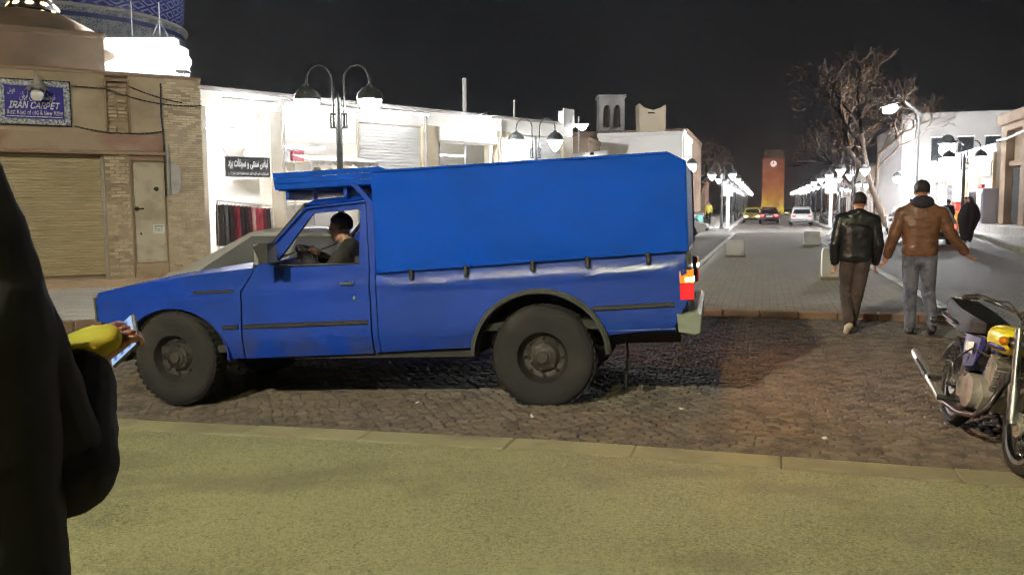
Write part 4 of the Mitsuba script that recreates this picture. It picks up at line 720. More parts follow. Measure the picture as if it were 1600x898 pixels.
# ---------------------------------------------------------------- the blue pickup truck
_a = np.array([0.97149594, -0.23444115, 0.03511395]); _b = np.cross(_a, np.cross([0, 0, 1], _a)); _b /= np.linalg.norm(_b)
TW = M4(np.stack([_a, np.cross(_b, _a), _b], 1), (-2.7966, 7.13, -0.150))
WD = 1.65
TK = thing('pickup_truck', 'blue pickup truck with tall blue cargo cover and planked roof box', 'pickup truck')
def rake(m):
    m = m.copy(); m.vertices[:, 2] += .011 * (m.vertices[:, 0] - 2.0); m.vertices[:, 0] = m.vertices[:, 0] * .97 - .022; return m
P = lambda base, m, b, s=32, h=None, raw=False, **k: part(h or TK, base, m if raw else rake(m), b, s, TW, **k)
def bulge(m, far=False):
    m = m.copy(); v = m.vertices; h = v[:, 2] - .02 * (v[:, 0] - 1.8)
    y = .05 * np.clip((.62 - h) / .2, 0, 1) ** 1.5 + .10 * np.clip(h - 1.0, 0, .2) ** 1.0 - .014 * np.exp(-((h - .97) / .035) ** 2) - .004 * np.exp(-((h - .72) / .2) ** 2)
    y += .11 * np.clip(h - 1.2, 0, 1)
    v[:, 1] += y
    if far: v[:, 1] = WD - v[:, 1]; m.invert()
    return m
def arch(cx, cz, rx, rz, n=28): return [(cx + rx * math.cos(a), cz + rz * math.sin(a)) for a in np.linspace(math.pi, 0, n)]
AR_F, AR_R = arch(-.04, .40, .535, .45), arch(3.23, .42, .53, .475)
hole = lambda A_: Polygon([(A_[0][0], -.2)] + A_ + [(A_[-1][0], -.2)])
fender = Polygon([(-.765, 1.005), (-.79, .93), (-.79, .76), (-.53, .69), (-.5, .38), (.62, .41), (.648, .975), (.78, 1.15), (.3, 1.125), (-.3, 1.065)]).difference(hole(AR_F))
door = Polygon([(.632, .41), (1.815, .435), (1.826, 1.12), (1.80, 1.645), (1.28, 1.625), (.815, 1.19), (.79, 1.15), (.66, .975)]).difference(Polygon([(.97, 1.175), (1.315, 1.565), (1.335, 1.58), (1.74, 1.592), (1.755, 1.575), (1.735, 1.172)]))
bed = Polygon([(1.885, .445), (2.72, .475), (3.74, .55), (4.27, .6), (4.375, .80), (4.365, 1.165), (1.885, 1.095)]).difference(hole(AR_R))
cabp = Polygon([(1.832, .44), (1.878, .44), (1.878, 1.68), (1.80, 1.68), (1.806, 1.65), (1.832, 1.12)])
for far in (False, True):
    f = P('fender', bulge(ey(fender, 0, .03, .05), far), 'blue_paint')
    d = P('door', bulge(ey(door, 0, .035, .05), far), 'blue_paint')
    b = P('bed_side', bulge(ey(bed, 0, .04, .05), far), 'blue_paint')
    P('cab_pillar', bulge(ey(cabp, .0, .06, .06), far), 'blue_paint')
    gl_ = P('window', bulge(ey([(.965, 1.17), (1.315, 1.57), (1.74, 1.597), (1.757, 1.58), (1.737, 1.167)], .018, .0181, .3), far) if False else bulge(tm([[.965, .018, 1.17], [1.33, .018, 1.585], [1.748, .018, 1.597], [1.738, .018, 1.167]], [[0, 1, 2], [0, 2, 3]]), far), 'window_glass', False, d)
    fl_ = lambda m: (lambda q: (q.vertices.__setitem__((slice(None), 1), WD - q.vertices[:, 1]), q.invert(), q)[2])(m.copy()) if far else m
    P('window_trim', fl_(tube([[.80, .012, 1.19], [1.275, .05, 1.628], [1.83, .055, 1.655]], .012, 8)), 'blue_paint', True, d); P('window_trim', fl_(tube([[.97, .014, 1.166], [1.74, .014, 1.166]], .008, 6)), 'black_plastic', True, d)
    P('moulding', fl_(hull([[s, y, h] for s, hh in ((.66, .681), (1.80, .696)) for y, dz in ((-.022, -.012), (-.022, .012), (.01, -.024), (.01, .024)) for h in (hh + dz,)])), 'black_plastic', 20, d)
    P('moulding', fl_(hull([[s, y, h] for s, hh in ((.46, .676), (.61, .68)) for y, dz in ((-.022, -.012), (-.022, .012), (.01, -.022), (.01, .022)) for h in (hh + dz,)])), 'black_plastic', 20, f)
    P('moulding', fl_(hull([[s, y, h] for s, hh in ((3.66, .757), (4.27, .775)) for y, dz in ((-.022, -.012), (-.022, .012), (.012, -.022), (.012, .022)) for h in (hh + dz,)])), 'black_plastic', 20, b)
    for h_, A0, A1, o in (('door', .66, 1.81, d), ('fender', .64, .65, f), ('bed', 1.90, 2.69, b), ('bed', 3.76, 4.28, b)):
        if h_ != 'fender': P('crease', fl_(hull([[s, y, hh + dz] for s, hh in ((A0, .545 + .012 * (A0 - .6)), (A1, .545 + .012 * (A1 - .6))) for y, dz in ((.006, 0), (.012, .012), (.016, -.012), (.03, 0))])), 'blue_paint', 30, o)
    P('vent', fl_(cat([box(.19, .59, -.006, .01, .958, .99, .004)] + [box(.2 + .096 * i, .29 + .096 * i, -.012, -.004, .964, .985, .003) for i in range(4)])), 'black_plastic', 30, f)
    P('handle', fl_(cat([box(1.575, 1.70, -.035, -.018, 1.0, 1.022, .006), box(1.585, 1.60, -.02, .01, 1.0, 1.02), box(1.675, 1.69, -.02, .01, 1.0, 1.02)])), 'chrome', 30, d)
    P('lock', fl_(cyl([1.69, -.012, .893], [1.69, .01, .893], .014, n=12)), 'chrome', 30, d)
    def band(A_, o, i, y0, y1):
        c = np.array(A_).mean(0) * [1, 0] + [0, .4]; out = [(c[0] + (x - c[0]) * o, c[1] + (z - c[1]) * o) for x, z in A_]; inn = [(c[0] + (x - c[0]) * i, c[1] + (z - c[1]) * i) for x, z in A_]
        return ey(Polygon(out + inn[::-1]).buffer(0), y0, y1)
    P('wheel_arch_trim', fl_(cat([band(AR_R, 1.055, 1.0, -.035, .04), band(AR_R, 1.03, .985, -.05, -.03)])), 'flare_rubber', 30, b)
    P('arch_lip', fl_(band(AR_F, 1.02, .995, -.012, .03)), 'blue_paint', 30, f)
    for A_ in (AR_F, AR_R): P('wheel_well', fl_(cat([band(A_, 1.0, .965, .03, .5), ey(hole([(x, z) for x, z in A_]).intersection(Polygon([(-9, .38), (9, .38), (9, 2), (-9, 2)])), .5, .52)])), 'black_matt', 30, f if A_ is AR_F else b)
    ml = P('mirror', fl_(cat([hull([[s, y, h] for s in (1.02, 1.09) for y in (-.14, -.28) for h in (1.21, 1.365)] + [[.96, -.15, 1.25], [.96, -.28, 1.34]])] + [hull([[.93, .0, 1.19], [.93, .02, 1.19], [1.03, .0, 1.185], [1.03, .02, 1.185], [.95, .02, 1.28], [.95, .0, 1.28], [1.03, -.13, 1.22], [1.03, -.13, 1.3], [1.06, -.13, 1.24]])])), 'black_plastic', 25)
    P('mirror_shell', fl_(hull([[s, y, h] for s in (.955, .99) for y in (-.15, -.26) for h in (1.2, 1.36)] + [[.94, -.2, 1.28]])), 'grey_paint', 25, ml, label='pale front shell of the door mirror')
    w_ = lathe([(.195, .03), (.2, .0), (.232, -.002), (.29, -.012), (.345, -.012), (.378, .006), (.395, .03), (.402, .07), (.402, .16), (.39, .195), (.33, .21), (.21, .2)], 56, 'y')
    w_ = w_ if w_.volume > 0 else (w_.invert() or w_)
    rim = lathe([(.21, .012), (.198, .0), (.19, .01), (.178, .05), (.16, .07), (.125, .075), (.10, .045), (.075, .04), (.07, .038), (.066, .03), (.045, .026), (0, .025), (0, .09), (.2, .15), (.21, .012)], 40, 'y')
    def st_(m, s):
        return m if s > 1 else tr(m, place((0, 0, 0), -.03))
    lug = cat([cyl([.098 * math.cos(a), .03, .098 * math.sin(a)], [.098 * math.cos(a), .075, .098 * math.sin(a)], .013, n=6) for a in np.arange(6) * math.pi / 3 + .3])
    win = cat([sph([.147 * math.cos(a), .064, .147 * math.sin(a)], [.018, .012, .014], 1) for a in np.arange(8) * math.pi / 4])
    tread = cat([tr(box(-.017, .017, y0, y1, .396, .4065, .003), M4(np.array([[math.cos(a), 0, math.sin(a)], [0, 1, 0], [-math.sin(a), 0, math.cos(a)]]))) for a in np.arange(44) * 2 * math.pi / 44 for y0, y1 in ((.012, .065), (.075, .125), (.135, .19))])
    for s, z in ((-.07, .402), (3.125, .405)):
        y0 = .0 if not far else WD - .0
        fx = (lambda m: (lambda q: (q.vertices.__setitem__((slice(None), 1), -q.vertices[:, 1]), q.invert(), q)[2])(m.copy())) if far else (lambda m: m)
        wk = P('wheel', mv(st_(fx(rim), s), [s, y0, z]), 'rim_paint', 35, raw=True)
        P('tyre', mv(st_(fx(w_), s), [s, y0, z]), 'tyre_rubber', 40, wk, raw=True); P('tread', mv(st_(fx(tread), s), [s, y0, z]), 'tyre_rubber', 25, wk, raw=True); P('hub', mv(st_(fx(cat([lug, cyl([0, .008, 0], [0, .04, 0], .042, .05, 16)])), s), [s, y0, z]), 'hub_metal', 30, wk, raw=True)
        [P('rim_slot', mv(st_(fx(sph([.147 * math.cos(a), .064, .147 * math.sin(a)], [.018, .012, .014], 1)), s), [s, y0, z]), 'black_matt', True, wk, raw=True) for a in np.arange(8) * math.pi / 4]
# sheet metal across the width
def crown(m, zt, amp):
    m = m.copy(); v = m.vertices; v[:, 2] += amp * np.sin(np.pi * np.clip(v[:, 1] / WD, 0, 1)) ; return m
hd = P('hood', crown(ey([(-.77, .96), (-.755, 1.0), (-.3, 1.068), (.3, 1.128), (.76, 1.158), (.78, 1.12), (.2, 1.05)], .035, WD - .035, .12), 0, .05), 'blue_paint')
P('front_panel', box(-.79, -.72, .03, WD - .03, .70, .97, .01), 'under_metal'); g_ = P('grille', cat([box(-.81, -.79, .3, WD - .3, z, z + .02) for z in np.arange(.74, .95, .04)] + [box(-.815, -.78, .02, WD - .02, .955, .985, .006)]), 'chrome', 30)
P('headlight_bezel', cat([box(-.822, -.765, -.004, .03, .755, .765, .003), box(-.822, -.765, -.004, .03, .955, .965, .003), box(-.822, -.80, -.004, .05, .765, .955, .004)]), 'chrome', 30)
for y in (.03, WD - .24): P('headlight', box(-.818, -.788, y, y + .21, .745, .945, .02), 'white_lens', 30, label=None)
P('front_bumper', cat([box(-.93, -.83, -.02, WD + .02, .5, .66, .03), hull([[s, -.03, h] for s in (-.9, -.58) for h in (.52, .65)] + [[s, .0, h] for s in (-.9, -.56) for h in (.5, .67)])]), 'grey_paint', 30)
P('bumper_stay', hull([[s, y, h] for s, h in ((-.60, .70), (-.50, .71), (-.66, .55), (-.60, .52)) for y in (.03, .06)]), 'bumper_paint', 30)
P('windshield', tm([[.77, .08, 1.175], [1.245, .13, 1.645], [1.245, WD - .13, 1.645], [.77, WD - .08, 1.175]], [[0, 1, 2], [0, 2, 3]]), 'window_glass', False)
P('windshield_trim', cat([tube([[.77, y0, 1.175], [1.245, y1, 1.645]], .022, 8) for y0, y1 in ((.05, .10), (WD - .05, WD - .10))] + [tube([[.765, .05, 1.17], [.765, WD - .05, 1.17]], .018, 6), tube([[1.245, .1, 1.65], [1.245, WD - .1, 1.65]], .022, 6)]), 'black_plastic', True)
P('wiper', cat([tube([[.74, .35, 1.19], [.80, .5, 1.235], [.86, .95, 1.30]], .008, 5), tube([[.74, .9, 1.19], [.80, 1.05, 1.235], [.86, 1.45, 1.30]], .008, 5)]), 'black_plastic', True)
P('roof', hull([[s, y, h] for s, h, i in ((1.24, 1.648, .0), (1.87, 1.672, 0), (1.30, 1.69, .10), (1.84, 1.712, .10)) for y in (.055 + i, WD - .055 - i)]), 'blue_paint', 25)
P('cowl', box(.74, .82, .04, WD - .04, 1.08, 1.165, .01), 'blue_paint')
P('cab_back', cat([box(1.835, 1.872, .06, WD - .06, .45, 1.18), box(1.835, 1.872, .06, WD - .06, 1.5, 1.66), box(1.835, 1.872, .06, .3, 1.18, 1.5), box(1.835, 1.872, WD - .3, WD - .06, 1.18, 1.5)]), 'blue_paint')
P('floor', box(-.2, 1.85, .05, WD - .05, .46, .52), 'under_metal'); P('firewall', box(.6, .64, .05, WD - .05, .5, 1.12), 'under_metal')
P('dashboard', hull([[s, y, h] for y in (.06, WD - .06) for s, h in ((.80, 1.17), (.95, 1.2), (1.0, 1.13), (1.02, .92), (.8, .9))]), 'interior_vinyl', 30)
P('seat', cat([box(1.25, 1.78, .1, WD - .1, .62, .80, .05), hull([[s, y, h] for y in (.1, WD - .1) for s, h in ((1.58, .78), (1.74, .78), (1.67, 1.22), (1.74, 1.22))])]), 'interior_vinyl', 30)
th_ = np.linspace(0, 2 * math.pi, 29); SC, SU = np.array([1.15, .43, 1.22]), np.array([-.86, 0, .5])
sw = P('steering_wheel', tube([SC + .19 * (math.cos(a) * SU + math.sin(a) * np.array([0, 1, 0])) for a in th_], .015, 8, False), 'black_plastic', True)
P('spoke', cat([tube([SC, SC + .18 * (math.cos(a) * SU + math.sin(a) * np.array([0, 1, 0]))], .012, 6) for a in (0, 2.1, 4.2)] + [tube([SC, SC + np.array([-.3, 0, -.28])], .022, 8)]), 'black_plastic', True, sw)
# cargo bed and cover
P('tailgate', box(4.33, 4.372, .09, WD - .09, .62, 1.14, .01), 'blue_paint'); P('bed_floor', box(1.9, 4.33, .05, WD - .05, .60, .66), 'under_metal'); P('bed_front', box(1.89, 1.92, .05, WD - .05, .5, 1.1), 'blue_paint')
for y in (-.004, WD - .10):
    tl = P('tail_light', box(4.315, 4.412, y, y + .104, .80, 1.03, .012), 'black_plastic')
    o = y - .004 if y < .5 else y + .012
    P('amber_lens', hull([[s, yy, h] for s in (4.318, 4.42) for yy in (o, o + .096) for h in (.925, 1.022)]), 'amber_lens', 30, tl, emit=(.5, .14, .006), weight=.15)
    P('red_lens', hull([[s, yy, h] for s in (4.318, 4.42) for yy in (o, o + .096) for h in (.806, .921)]), 'red_lens', 30, tl, emit=(.38, .006, .02), weight=.1)
    P('lit_bulb', hull([[s, yy, h] for s in (4.362, 4.424) for yy in (o - .003, o + .099) for h in (.938, .966)]), 'amber_lens', 30, tl, emit=(1250, 420, 60), weight=1.5)
P('gate_latch', cat([cyl([4.385, .02, 1.06], [4.385, .02, 1.15], .018, n=8), box(4.37, 4.40, .0, .05, 1.13, 1.16, .006)]), 'chrome', 30)
P('rear_bumper', cat([hull([[s, y, h] for y in (-.02, WD + .02) for s, h in ((4.30, .575), (4.29, .70), (4.44, .715), (4.47, .69), (4.46, .565), (4.42, .55))])]), 'bumper_paint', 25)
P('bumper_bracket', cat([box(4.2, 4.31, y, y + .06, .58, .66) for y in (.2, WD - .26)]), 'under_metal')
cv = ey([(1.90, 1.085), (4.378, 1.16), (4.372, 1.80), (4.25, 1.868), (2.4, 1.876), (1.90, 1.876)], -.012, WD + .012, .085)
v = cv.vertices; wob = .006 * np.sin(v[:, 0] * 3.1 + 1) * np.sin(v[:, 2] * 5) + .004 * np.sin(v[:, 0] * 9) * np.cos(v[:, 2] * 3); v[:, 1] += np.where(v[:, 1] < .2, wob, np.where(v[:, 1] > 1.4, -wob, 0)); v[:, 2] += np.where(v[:, 2] > 1.85, .004 * np.sin(v[:, 0] * 7 + v[:, 1] * 4), 0)
CV = P('cargo_cover', cv, 'cover_blue', 40)
P('hem', cat([hull([[s, y, h + dz] for s, h in ((1.89, 1.083), (4.385, 1.158)) for y in (o, o + .012) for dz in (0, .022)]) for o in (-.022, WD + .010)]), 'cover_blue', 20, CV)
P('edge_bead', cat([tube([[1.9, y, 1.876], [4.25, y, 1.868], [4.375, y, 1.80], [4.38, y, 1.16]], .011, 6) for y in (-.01, WD + .01)]), 'cover_blue', True, CV)
for s in (2.2, 2.66, 3.2, 3.63, 4.09):
    z = 1.085 + (s - 1.9) * .0303; P('tie_hook', cat([box(s - .016, s + .016, -.034, .012, z - .075, z + .012, .006), cyl([s, -.03, z - .055], [s, .02, z - .055], .012, n=8)]), 'black_plastic', 30, CV)
rb = P('roof_box', box(1.05, 2.0, .03, WD - .03, 1.775, 1.79), 'cover_blue')
for i in range(3):
    z0, z1 = 1.784 + i * .046, 1.784 + i * .046 + .042; sf = 1.03 - .004 * i
    for y in (.0, WD - .022): P('plank', hull([[s, yy, h] for yy in (y, y + .022) for s, h in ((sf, z0), (sf - .003, z1), (1.93, z0 + 0), (1.95, z1 - (.006 if i == 2 else 0)))]), 'cover_blue', False, rb)
    P('plank', box(sf, sf + .02, .023, WD - .023, z0, z1), 'cover_blue', False, rb)
[P('gusset', hull([[s, y, h] for y in (o, o + .02) for s, h in ((1.89, 1.76), (1.955, 1.918), (2.06, 1.872), (1.93, 1.75))]), 'cover_blue', False, rb) for o in (-.014, WD - .006)]
P('brace', cat([hull([[s, y, h] for y in (o, o + .03) for s, h in ((1.70, 1.80), (1.755, 1.80), (1.915, 1.62), (1.915, 1.57))]) for o in (.0, WD - .03)]), 'blue_paint', False, rb)
[P('post', box(1.885, 1.925, o, o + .04, 1.08, 1.78, .006), 'blue_paint', 30, rb) for o in (.004, WD - .044)]
P('cross_bar', cat([box(s, s + .03, .05, WD - .05, 1.70, 1.775) for s in (1.10, 1.62)] + [box(s, s + .03, y, y + .03, 1.69, 1.775) for s in (1.3, 1.68) for y in (.15, WD - .18)]), 'blue_paint', False, rb)
# underneath
for y in (.36, WD - .43): P('frame_rail', cat([box(-.75, 4.3, y, y + .07, .44, .58), box(2.75, 3.75, y - .08, y - .02, .40, .43)]), 'under_metal', False)
P('rear_axle', cat([cyl([3.245, .15, .41], [3.245, WD - .15, .41], .05, n=12), sph([3.245, .8, .41], .15, 2)]), 'under_metal', True); P('front_axle', cyl([0, .2, .40], [0, WD - .2, .40], .045, n=12), 'under_metal', True)
P('fuel_tank', hull([[s, y, h] for y in (.5, 1.15) for s, h in ((3.72, .40), (3.7, .58), (4.22, .60), (4.22, .53), (4.05, .44))]), 'under_metal', 30); P('exhaust_pipe', tube([[.4, 1.1, .38], [2.4, 1.1, .36], [2.9, 1.2, .45], [3.6, 1.25, .5], [4.25, 1.3, .45]], .03, 8), 'under_metal', True)
P('gearbox', box(.7, 1.5, .65, 1.0, .34, .5, .05), 'under_metal'); P('step_sill', box(.62, 2.7, .08, .12, .395, .45), 'under_metal')
P('earth_strap', tube([[3.87, .35, .5], [3.875, .35, .35], [3.86, .35, .2], [3.855, .35, .08]], .009, 5), 'black_plastic', True)

# ---------------------------------------------------------------- people
def unit(a): a = np.asarray(a, float); return a / np.linalg.norm(a)
def rotv(a, ax, t): ax = unit(ax); return a * math.cos(t) + np.cross(ax, a) * math.sin(t) + ax * np.dot(ax, a) * (1 - math.cos(t))
def hand(w, d, nrm, side, curl=.35, s=1.0):
    # w wrist, d along the hand, nrm out of the back of the hand, side towards the thumb
    d, nrm, side = unit(d), unit(nrm), unit(side); M = []
    S = lambda p, r: m3.Manifold.sphere(r * s, 10).translate([float(x) for x in p])
    H = lambda pts: m3.Manifold.batch_hull([S(p, r) for p, r in pts])
    kn = [w + s * (d * .085 + side * q) for q in (.030, .010, -.010, -.028)]
    M.append(H([(w, .024), (w + s * (d * .03 + side * .02), .018), (w + s * (d * .03 - side * .02), .017)] + [(k, .0125) for k in kn]))
    for k, L in zip(kn, (.072, .08, .075, .058)):
        p, dd = k, d
        for j, f in enumerate((.45, .32, .23)):
            dd = rotv(dd, side if np.dot(np.cross(side, d), -nrm) > 0 else -side, curl * (1.0 if j else .7)); q = p + dd * L * f * s
            M.append(H([(p, .0095 - .0008 * j), (q, .0087 - .0008 * j)])); p = q
    p = w + s * (d * .025 + side * .026); td = unit(d * .75 + side * .75 - nrm * .25)
    for f, r in ((.034, .0115), (.028, .010)):
        q = p + td * f * s; M.append(H([(p, r), (q, r - .001)])); p = q; td = unit(td + d * .45)
    return M
def head_parts(c, fw, up=(0, 0, 1), s=1.0):
    fw, up = unit(fw), unit(up); rt = np.cross(fw, up); up = np.cross(rt, fw); Rm = np.stack([rt, fw, up], 1)
    def el(p, r): 
        m = m3.Manifold.sphere(1.0, 24).scale([float(x * s) for x in r]); T_ = np.zeros((3, 4)); T_[:, :3] = Rm; T_[:, 3] = np.asarray(c) + Rm @ (np.asarray(p) * s); return m.transform(T_)
    hl = lambda *q: m3.Manifold.batch_hull([el(p, r) for p, r in q])
    return [el((0, -.012, .035), (.076, .096, .088)), hl(((0, .015, -.01), (.066, .072, .06)), ((0, .045, -.085), (.03, .03, .024)), ((0, -.02, -.05), (.056, .05, .05))),
            hl(((0, .088, .012), (.009, .010, .010)), ((0, .108, -.022), (.013, .012, .010)), ((0, .088, -.03), (.018, .010, .008))), hl(((-.035, .076, .024), (.018, .012, .009)), ((.035, .076, .024), (.018, .012, .009))),
            hl(((-.018, .082, -.055), (.010, .010, .006)), ((.018, .082, -.055), (.010, .010, .006))), el((-.077, -.005, -.005), (.010, .020, .031)), el((.077, -.005, -.005), (.010, .020, .031))], Rm
def hair_mesh(c, fw, up=(0, 0, 1), s=1.0, seed=1, amp=.006):
    fw, up = unit(fw), unit(up); rt = np.cross(fw, up); up = np.cross(rt, fw); Rm = np.stack([rt, fw, up], 1)
    m = trimesh.creation.icosphere(subdivisions=4); v = m.vertices
    keep = (v[:, 2] > -.10 + .62 * np.clip(v[:, 1], -.2, 1)) | ((v[:, 1] < -.15) & (v[:, 2] > -.55))
    q = v * [.083, .102, .094] + [0, -.014, .042]; q *= (1 + amp * 12 * (meshkit.fbm(v * 9 + seed, 3)[:, None] - .4))
    q = np.where(keep[:, None], q, q * [.86, .80, .86] + [0, -.004, 0])
    m.vertices = np.asarray(c) + (q * s) @ Rm.T
    return m
def folds(m, amp, sc, seed):
    m = m.copy(); n = m.vertex_normals; f = meshkit.fbm(m.vertices * np.array([sc, sc, sc * 1.7]) + seed, 3, seed); r = 1 - np.abs(2 * f - 1); m.vertices = m.vertices + n * ((r - .6) * amp)[:, None]; return m
BASE = dict(head=(0, .02, 1.60), neck=(0, -.01, 1.46), chest=(0, 0, 1.27), waist=(0, 0, 1.05), pel=(0, 0, .93), shL=(-.18, 0, 1.40), shR=(.18, 0, 1.40), elL=(-.24, -.02, 1.13), elR=(.24, -.02, 1.13), wrL=(-.25, .06, .89), wrR=(.25, .06, .89),
            hipL=(-.09, 0, .90), hipR=(.09, 0, .90), knL=(-.10, .03, .48), knR=(.10, .03, .48), anL=(-.10, 0, .08), anR=(.10, 0, .08), toL=(-.11, .15, .03), toR=(.11, .15, .03))
def person(label, over, W, mats, face=(0, 1, 0), puff=1.0, hood=False, group=None, handdir=None, curl=.5, knee_up=None):
    J = {k: np.array(v, float) for k, v in {**BASE, **over}.items()}
    for s in 'LR':
        for a, b, n in (('sh', 'el', 'ua'),): J[n + s] = J[a + s] * .5 + J[b + s] * .5
    c = J['chest']; J['chL'], J['chR'] = c + [-.08, 0, 0], c + [.08, 0, 0]; w = J['waist']; J['waL'], J['waR'] = w + [-.07, 0, 0], w + [.07, 0, 0]; q = J['pel']; J['peL'], J['peR'] = q + [-.075, 0, 0], q + [.075, 0, 0]
    k = thing('person', label, 'person', group)
    hp, Rm = head_parts(J['head'], face); ex_ = list(hp)
    for s, sg in (('L', -1), ('R', 1)):
        d = unit(J['wr' + s] - J['el' + s]); d = unit(d + (np.array(handdir[s]) if handdir else 0)); nrm = np.cross(d, [0, 1, 0.2]) * -sg; nrm = unit(nrm if np.linalg.norm(nrm) > .1 else np.array([sg, 0, 0])); side = unit(np.cross(nrm, d)); side = side if side @ np.array([0, 1, .3]) > 0 else -side
        ex_ += hand(J['wr' + s], d, nrm, side, curl)
    limbs = [[('neck', .055), ('head', .055)], [('chL', .085), ('chR', .085), ('waL', .075), ('waR', .075)], [('waL', .075), ('waR', .075), ('peL', .085), ('peR', .085)], [('neck', .055), ('shL', .05), ('shR', .05), ('chest', .07)]]
    for s in 'LR': limbs += [[('sh' + s, .052), ('el' + s, .038)], [('el' + s, .038), ('wr' + s, .025)], [('hip' + s, .078), ('kn' + s, .05)], [('kn' + s, .05), ('an' + s, .036)], [('an' + s, .036), ('to' + s, .026)]]
    body = chain(J, limbs, .016, 6, ex_); put(k + '__body', body, mats['skin'], True, W)
    eyes = cat([sph(J['head'] + Rm @ np.array([sx, .078, .006]), .0115, 2) for sx in (-.032, .032)]); put(k + '__eyes', eyes, 'eye_dark', True, W)
    put(k + '__hair', hair_mesh(J['head'], face, seed=len(k)), mats['hair'], True, W)
    p = puff
    jb = [[('chL', .115 * p), ('chR', .115 * p), ('waL', .105 * p), ('waR', .105 * p)], [('waL', .105 * p), ('waR', .105 * p), ('peL', .108 * p), ('peR', .108 * p)], [('neck', .072), ('shL', .072 * p), ('shR', .072 * p), ('chL', .1 * p), ('chR', .1 * p)]]
    for s in 'LR': J['cu' + s] = J['el' + s] * .06 + J['wr' + s] * .94; jb += [[('sh' + s, .075 * p), ('el' + s, .058 * p)], [('el' + s, .058 * p), ('cu' + s, .045 * p)]]
    jk = folds(chain(J, jb, .018, 10), .016 * p, 9, 3); put(k + '__jacket', jk, mats['jacket'], True, W)
    col = folds(chain(J, [[('neck', .078)]] if not hood else [[('neck', .085)]], .02, 4, [ells(J['neck'] + [0, -.05, .035], (.12, .09, .075))] if hood else [ells(J['neck'] + [0, -.012, .03], (.072, .07, .045))]), .006, 14, 5); put(k + ('__hood' if hood else '__collar'), col, mats.get('hood', mats['jacket']), True, W)
    if 'trousers' in mats:
        for s in 'LR': J['hm' + s] = J['kn' + s] * .04 + J['an' + s] * .96
        tb_ = [[('peL', .100), ('peR', .100), ('hipL', .092), ('hipR', .092)]]
        for s in 'LR': tb_ += [[('hip' + s, .095), ('kn' + s, .07)], [('kn' + s, .07), ('hm' + s, .058)]]
        put(k + '__trousers', folds(chain(J, tb_, .018, 8), .02, 8, 9), mats['trousers'], True, W)
        for s in 'LR':
            d = unit(J['to' + s] - J['an' + s]); hl = J['an' + s] - np.array([d[0], d[1], 0]) * .05; J['he' + s] = hl - [0, 0, .035]; J['a2' + s] = J['an' + s] + [0, 0, .0]
            put(num(k + '__shoe'), chain(J, [[('a2' + s, .045), ('he' + s, .038), ('to' + s, .033)], [('he' + s, .038), ('to' + s, .036)]], .016, 5), mats['shoe'], True, W)
    return k, J
for q, c, r_, m_ in (('leather_black', ((.012, .014, .016), (.007, .008, .009)), .38, 12), ('puffer_brown', ((.14, .066, .034), (.08, .04, .022)), .45, 20), ('trouser_brown', ((.06, .044, .038), (.036, .027, .023)), .85, 12), ('denim', ((.13, .14, .18), (.05, .055, .09)), .85, 10), ('hood_navy', ((.022, .022, .035), (.014, .014, .024)), .9, 12), ('sweater_olive', ((.022, .022, .018), (.014, .014, .012)), .9, 12), ('coat_black', ((.004, .004, .0048), (.0025, .0025, .003)), .95, 12), ('chador_black', ((.012, .009, .011), (.008, .006, .008)), .9, 10)):
    mat(q, stain(*c, m_, .8, 50), r_, two=True)
mat('shoe_black', (.025, .022, .02), .6); mat('shoe_pale', (.55, .5, .38), .7); mat('skin_warm', (.42, .19, .11), .5); mat('yellow_glove', stain((.62, .48, .03), (.5, .36, .03), 9, .6, 60), .8)
# the two men walking into the street
W1 = place((4.05, 10.02, 0.0), -.22, .975)
person('man in black leather jacket and brown trousers walking away', dict(head=(.03, .05, 1.565), neck=(.02, 0, 1.43), shL=(-.185, 0, 1.36), shR=(.185, 0, 1.36), elL=(-.25, -.03, 1.08), elR=(.25, -.02, 1.08), wrL=(-.23, .04, .85), wrR=(.24, .08, .85), chest=(0, 0, 1.24), waist=(0, 0, 1.02),
       hipL=(-.085, 0, .9), hipR=(.085, 0, .9), knL=(-.09, .06, .48), knR=(.03, -.02, .48), anL=(-.09, -.22, .15), anR=(-.03, .03, .085), toL=(-.10, -.12, .02), toR=(-.03, .18, .035)), W1,
       dict(skin='skin', hair='hair_black', jacket='leather_black', trousers='trouser_brown', shoe='shoe_pale'), face=(.1, 1, -.05), puff=1.08)
W2 = place((4.66, 9.72, 0.0), -.25, 1.0)
person('man in shiny brown puffer jacket and jeans with one arm held out', dict(head=(-.0, .02, 1.65), neck=(0, -.01, 1.50), shL=(-.20, 0, 1.40), shR=(.20, 0, 1.40), elL=(-.28, .0, 1.14), elR=(.31, -.02, 1.17), wrL=(-.33, .08, .92), wrR=(.48, .04, .965), chest=(0, 0, 1.28), waist=(0, 0, 1.06), pel=(0, 0, .98),
       knL=(-.08, .02, .49), knR=(.12, .09, .50), anL=(-.06, .08, .09), anR=(.14, -.12, .14), toL=(-.06, .23, .035), toR=(.15, .02, .045)), W2,
       dict(skin='skin_warm', hair='hair_black', jacket='puffer_brown', trousers='denim', shoe='shoe_black', hood='hood_navy'), face=(.05, 1, -.03), puff=1.07, hood=True)
